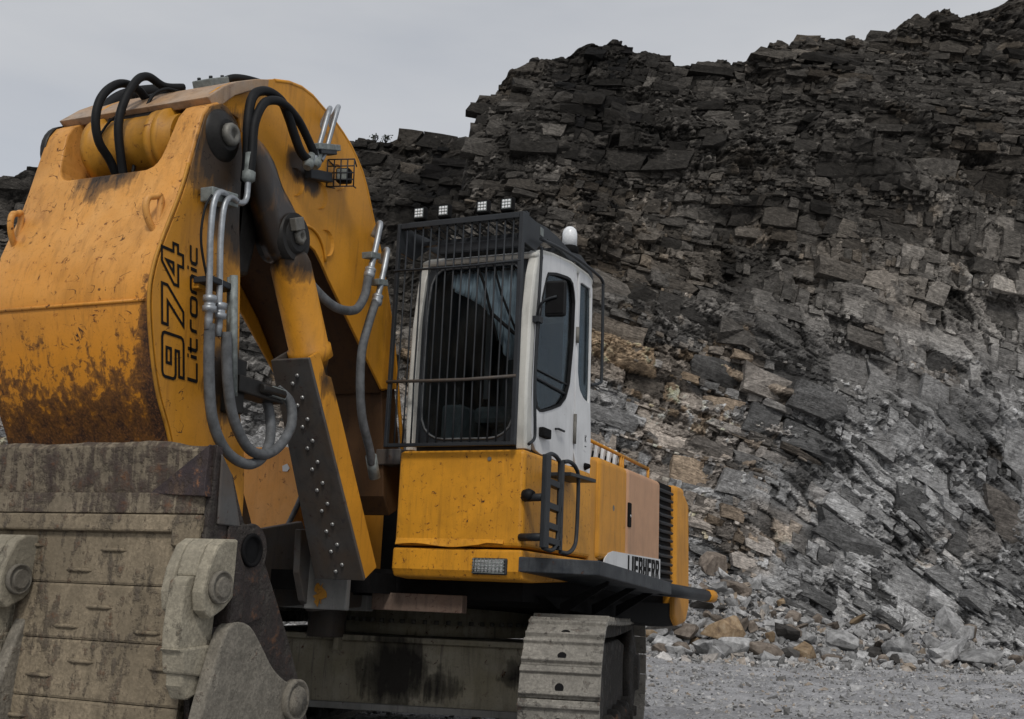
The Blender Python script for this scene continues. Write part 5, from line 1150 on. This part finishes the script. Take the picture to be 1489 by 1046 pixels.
def track(side):
    tr_ = empty('track', UM @ Vector((side*1.62, 0, 0))); tr_.parent = ex; tr_.location = Vector(ORG[tr_.name])-ORG[ex.name]
    HW = .30; Lh = 2.35; R = .60; zc = .66
    xs = side*1.62
    m_ = MB(); m_.prism([(-2.0, .25), (2.0, .25), (2.3, .45), (2.2, .95), (1.2, 1.05), (-1.2, 1.05), (-2.2, .95), (-2.3, .45)], xs-.2, xs+.10); ub(m_, 'track_frame', M['trackside'], tr_, .02)
    for y in (-Lh, Lh):
        m_ = MB(); m_.lathe((xs-.15, y, zc), (1, 0, 0), [(0, .40), (.03, .49), (.12, .49), (.13, .44), (.21, .44), (.22, .49), (.31, .49), (.34, .40), (.36, .22), (.40, .2), (.41, .05)], 32); ub(m_, 'idler', M['trackside'], tr_)
    for i in range(7):
        m_ = MB(); m_.lathe((xs-.19, -1.75+i*.58, .27), (1, 0, 0), [(0, .12), (.03, .15), (.38, .15), (.41, .12), (.42, .06), (.46, .05)], 16); ub(m_, 'roller', M['trackside'], tr_)
    # path of the chain, shoes every 0.235 m
    path = 2*(2*Lh) + 2*math.pi*R; npit = int(round(path/.235)); pit = path/npit
    def at_(sv):
        sv %= path
        if sv < math.pi*R: a = math.pi/2+sv/R; return (-Lh+R*math.cos(a), zc+R*math.sin(a), a)
        sv -= math.pi*R
        if sv < 2*Lh: return (-Lh+sv, zc-R, 1.5*math.pi)
        sv -= 2*Lh
        if sv < math.pi*R: a = -math.pi/2+sv/R; return (Lh+R*math.cos(a), zc+R*math.sin(a), a)
        sv -= math.pi*R
        sag = -.03*math.sin(math.pi*sv/(2*Lh))
        return (Lh-sv, zc+R+sag, math.pi/2)
    for i in range(npit):
        y, z, a = at_(i*pit+.06); nr = Vector((0, math.cos(a), math.sin(a))); tg = Vector((0, -math.sin(a), math.cos(a))); c = Vector((xs, y, z)); X_ = Vector((1, 0, 0))
        def q(lx, lt, ln): return c+X_*lx+tg*lt+nr*ln
        h = pit/2-.001
        prof = [(-h, 0), (-h, .022), (-h+.02, .028), (-h+.028, .055), (-h+.052, .055), (-h+.062, .026), (h-.05, .024), (h-.042, .045), (h-.02, .045), (h-.012, .01), (h, .004), (h, -.01)]
        m_ = MB(); m_.loft([[q(-HW, a_, b_) for a_, b_ in prof], [q(HW, a_, b_) for a_, b_ in prof]])
        sh = ub(m_, 'track_shoe', M['track'], tr_, .004, seg=1)
        for xa, xb in ((-.16, -.10), (.10, .16)):
            m_ = MB(); m_.loft([[q(xx, -h*.9, -.12), q(xx, h*.9, -.12), q(xx, h, -.002), q(xx, -h, -.002)] for xx in (xa, xb)]); ub(m_, 'chain_link', M['trackside'], sh)
        if y < -1.5:
            m_ = MB(); m_.lathe(q(.0, h-.075, .0238), nr, [(0, .034), (.0015, .034)], 12); ub(m_, 'shoe_hole', M['black'], sh)
    return tr_
track(1); track(-1)

# ================================================================ LOOSE ROCK
mm = random.Random(11)
G = 'broken rocks piled at the foot of the cliff'
# the rocks one can single out
boulder(2.75, 32.9, 1.25, 'rust', 'big orange-brown boulder lying just behind the rear of the excavator track', i=0, rot=(.1, -.1, .4))
boulder(6.4, 33.6, 1.15, 'grey', 'flat-topped pale grey boulder at the front edge of the rubble heap', i=3, rot=(.1, .05, 1.0))
boulder(5.0, 33.3, 1.45, 'grey', 'largest pale grey block at the front of the rubble, beside the counterweight', i=2, rot=(.05, .2, .3))
boulder(6.75, 34.6, 1.35, 'rust', 'upright rust-brown slab in the middle of the rubble heap', i=1, rot=(.9, .5, .2), sink=0)
boulder(7.6, 33.9, 1.25, 'brown', 'dark brown boulder at the front right of the rubble heap', i=4)
boulder(8.9, 34.0, .95, 'rust', 'rust-coloured block at the right end of the rubble heap', i=5)
boulder(8.6, 35.0, 1.2, 'dark', 'dark squarish block on the right shoulder of the rubble heap', i=6, rot=(.2, .2, .7))
boulder(6.6, 36.8, 1.1, 'brown', 'large dark grey-brown block high on the rubble heap below the cliff', i=7, rot=(.4, .1, .9))
boulder(13.2, 34.2, 1.5, 'grey', 'big grey boulder lying apart at the far right of the quarry floor', i=2)
boulder(11.6, 33.6, .9, 'grey', 'thin flat grey slab on the gravel right of the rubble heap', i=6, rot=(.05, .1, .2))
n_b = 0
while n_b < 270:
    s = mm.gauss(6.0, 3.4) if mm.random() < .72 else mm.uniform(1.0, 17); d = mm.uniform(32.8, 37.6)
    if not 1.0 < s < 17.5: continue
    sz = min(1.35, max(.35, mm.lognormvariate(-.80, .42)))
    kd = mm.choices(['grey', 'brown', 'rust', 'dark'], [.60, .24, .05, .11])[0]
    cn = {'grey': 'pale grey', 'brown': 'brown', 'rust': 'rust-stained', 'dark': 'nearly black'}[kd]
    zn = 'large' if sz > .8 else 'middling' if sz > .5 else 'small'
    pos = 'left of the upright slab' if s < 5 else 'round the upright slab' if s < 8.5 else 'on the thin right end'
    boulder(s, d, sz, kd, f'{zn} {cn} rock in the rubble below the cliff, {pos}', G, sink=mm.uniform(.0, .35)); n_b += 1
# blocks perched along the rim of the quarry
for s, dz, sz, lab in ((7.55, .1, 1.0, 'flat-topped dark block alone on the cliff rim above the cab'), (.45, .1, .6, 'small pointed rock on the rim at the left shoulder of the near cliff'),
                      (10.2, .1, 1.0, 'wedge-shaped dark block on the rim right of centre'), (13.2, .1, .55, 'rounded block on the rim below the upper right crest')):
    q = rim_point(s); ob = boulder(s, 40, sz, 'dark', lab, z=0, rot=(.05, .1, mm.uniform(0, 6))); ob.location = (q[0], q[1], q[2]+sz*.02)
# rocks caught on the ledges of the cliff and smaller rubble: too many to count
def scatter(name, pts, sizes, seeds, mat, label):
    Vs, Fs, k = [], [], 0
    lib = []
    for sd_ in range(seeds):
        me = rock_mesh('tmp', 900+sd_, 9, .75); v = np.array([x.co[:] for x in me.vertices]); f = [tuple(p.vertices) for p in me.polygons]
        tri = [(q[0], q[i], q[i+1]) for q in f for i in range(1, len(q)-1)]; lib.append((v, np.array(tri))); bpy.data.meshes.remove(me)
    r_ = np.random.default_rng(3)
    for p_, sz in zip(pts, sizes):
        v, f = lib[r_.integers(seeds)]; a, b_, c_ = r_.uniform(0, 6.28, 3)
        Rz = np.array([[math.cos(a), -math.sin(a), 0], [math.sin(a), math.cos(a), 0], [0, 0, 1]]); Rx = np.array([[1, 0, 0], [0, math.cos(b_), -math.sin(b_)], [0, math.sin(b_), math.cos(b_)]])
        Vs.append((v*sz*r_.uniform(.7, 1.3, 3)) @ (Rz @ Rx).T + p_); Fs.append(f+k); k += len(v)
    me = np_mesh(name, np.concatenate(Vs), np.concatenate(Fs)); return tag(link(name, me, mat), label, kind='stuff')
r_ = np.random.default_rng(8)
gmt, t, b = newmat('gravel_stone'); p = coords(t, None, 'World'); g_ = t.nodes.new('ShaderNodeNewGeometry')
n1 = noise(t, p, 12, 4, .6); rc = ramp(t, g_.outputs['Random Per Island'], [(0, (.10, .098, .095)), (.4, (.26, .26, .26)), (.8, (.42, .42, .42)), (.93, (.26, .21, .16)), (1, (.58, .58, .58))])
t.links.new(mix(t, 1, rc, ramp(t, n1, [(.3, .6), (.7, 1.3)]), 'MULTIPLY'), b.inputs['Base Color']); b.inputs['Roughness'].default_value = .9; bump(t, b, noise(t, p, 50, 3), .6, .02)
# rubble between the boulders
n_ = 11000; s = np.where(r_.random(n_) < .65, r_.normal(6, 3.6, n_), r_.uniform(-2, 20, n_)); d = r_.uniform(31.8, 38.2, n_)
z = ground_z(s, d); pts = to_world(s, d, z+.02)
scatter('rubble', pts, np.exp(r_.normal(-1.65, .48, n_)), 12, gmt, 'small broken stones between the boulders of the rubble heap')
n_ = 2600; s = r_.uniform(-17, 1, n_); d = r_.uniform(29, 47, n_); pts = to_world(s, d, ground_z(s, d)+.03)
scatter('rubble', pts, np.exp(r_.normal(-1.35, .5, n_)), 12, gmt, 'broken stones on the quarry floor behind the excavator')
# gravel on the quarry floor
n_ = 16000; d = 13+22*r_.random(n_)**.75; s = r_.uniform(-.34, .52, n_)*d; z = ground_z(s, d)
pts = to_world(s, d, z+.01)
scatter('gravel', pts, np.clip(np.exp(r_.normal(-2.75, .5, n_)), .02, .45), 12, gmt, 'loose grey gravel strewn over the quarry floor')
# a few dry weeds on the far rim
def weed(s, label):
    zt = float(far_top(np.array([s]))[0]); q = to_world(np.array(float(s)), np.array(47.0+.13*zt+.2), np.array(zt)); rr = random.Random(int(s*100)); root = empty('shrub', Vector(q))
    tag(root, label, 'shrub', 'shrubs on the far rim')
    m_ = MB()
    for i in range(9): m_.tube([q, (q[0]+rr.uniform(-.15, .15), q[1]+rr.uniform(-.15, .15), q[2]+rr.uniform(.2, .4)), (q[0]+rr.uniform(-.2, .2), q[1]+rr.uniform(-.2, .2), q[2]+rr.uniform(.25, .42))], [.02, .015, .008], 4)
    m_.build('stem', M['dark'], root)
    m_ = MB()
    for i in range(36):
        c = Vector((q[0]+rr.gauss(0, .12), q[1]+rr.gauss(0, .12), q[2]+.28+rr.gauss(0, .10))); a = Vector((rr.gauss(0, 1), rr.gauss(0, 1), rr.gauss(0, 1))).normalized()*.06; b2 = Vector((rr.gauss(0, 1), rr.gauss(0, 1), rr.gauss(0, 1))).normalized()*.05
        m_.add([c-a, c+b2, c+a, c-b2], [(0, 1, 2, 3)])
    m_.build('leaves', LEAF, root)
LEAF, t, b = newmat('dry_leaf'); b.inputs['Base Color'].default_value = (.035, .04, .025, 1); b.inputs['Roughness'].default_value = .8
weed(-6.9, 'dark little shrub on the far rim, left of its neighbour'); weed(-6.4, 'dark little shrub on the far rim, right of its neighbour')
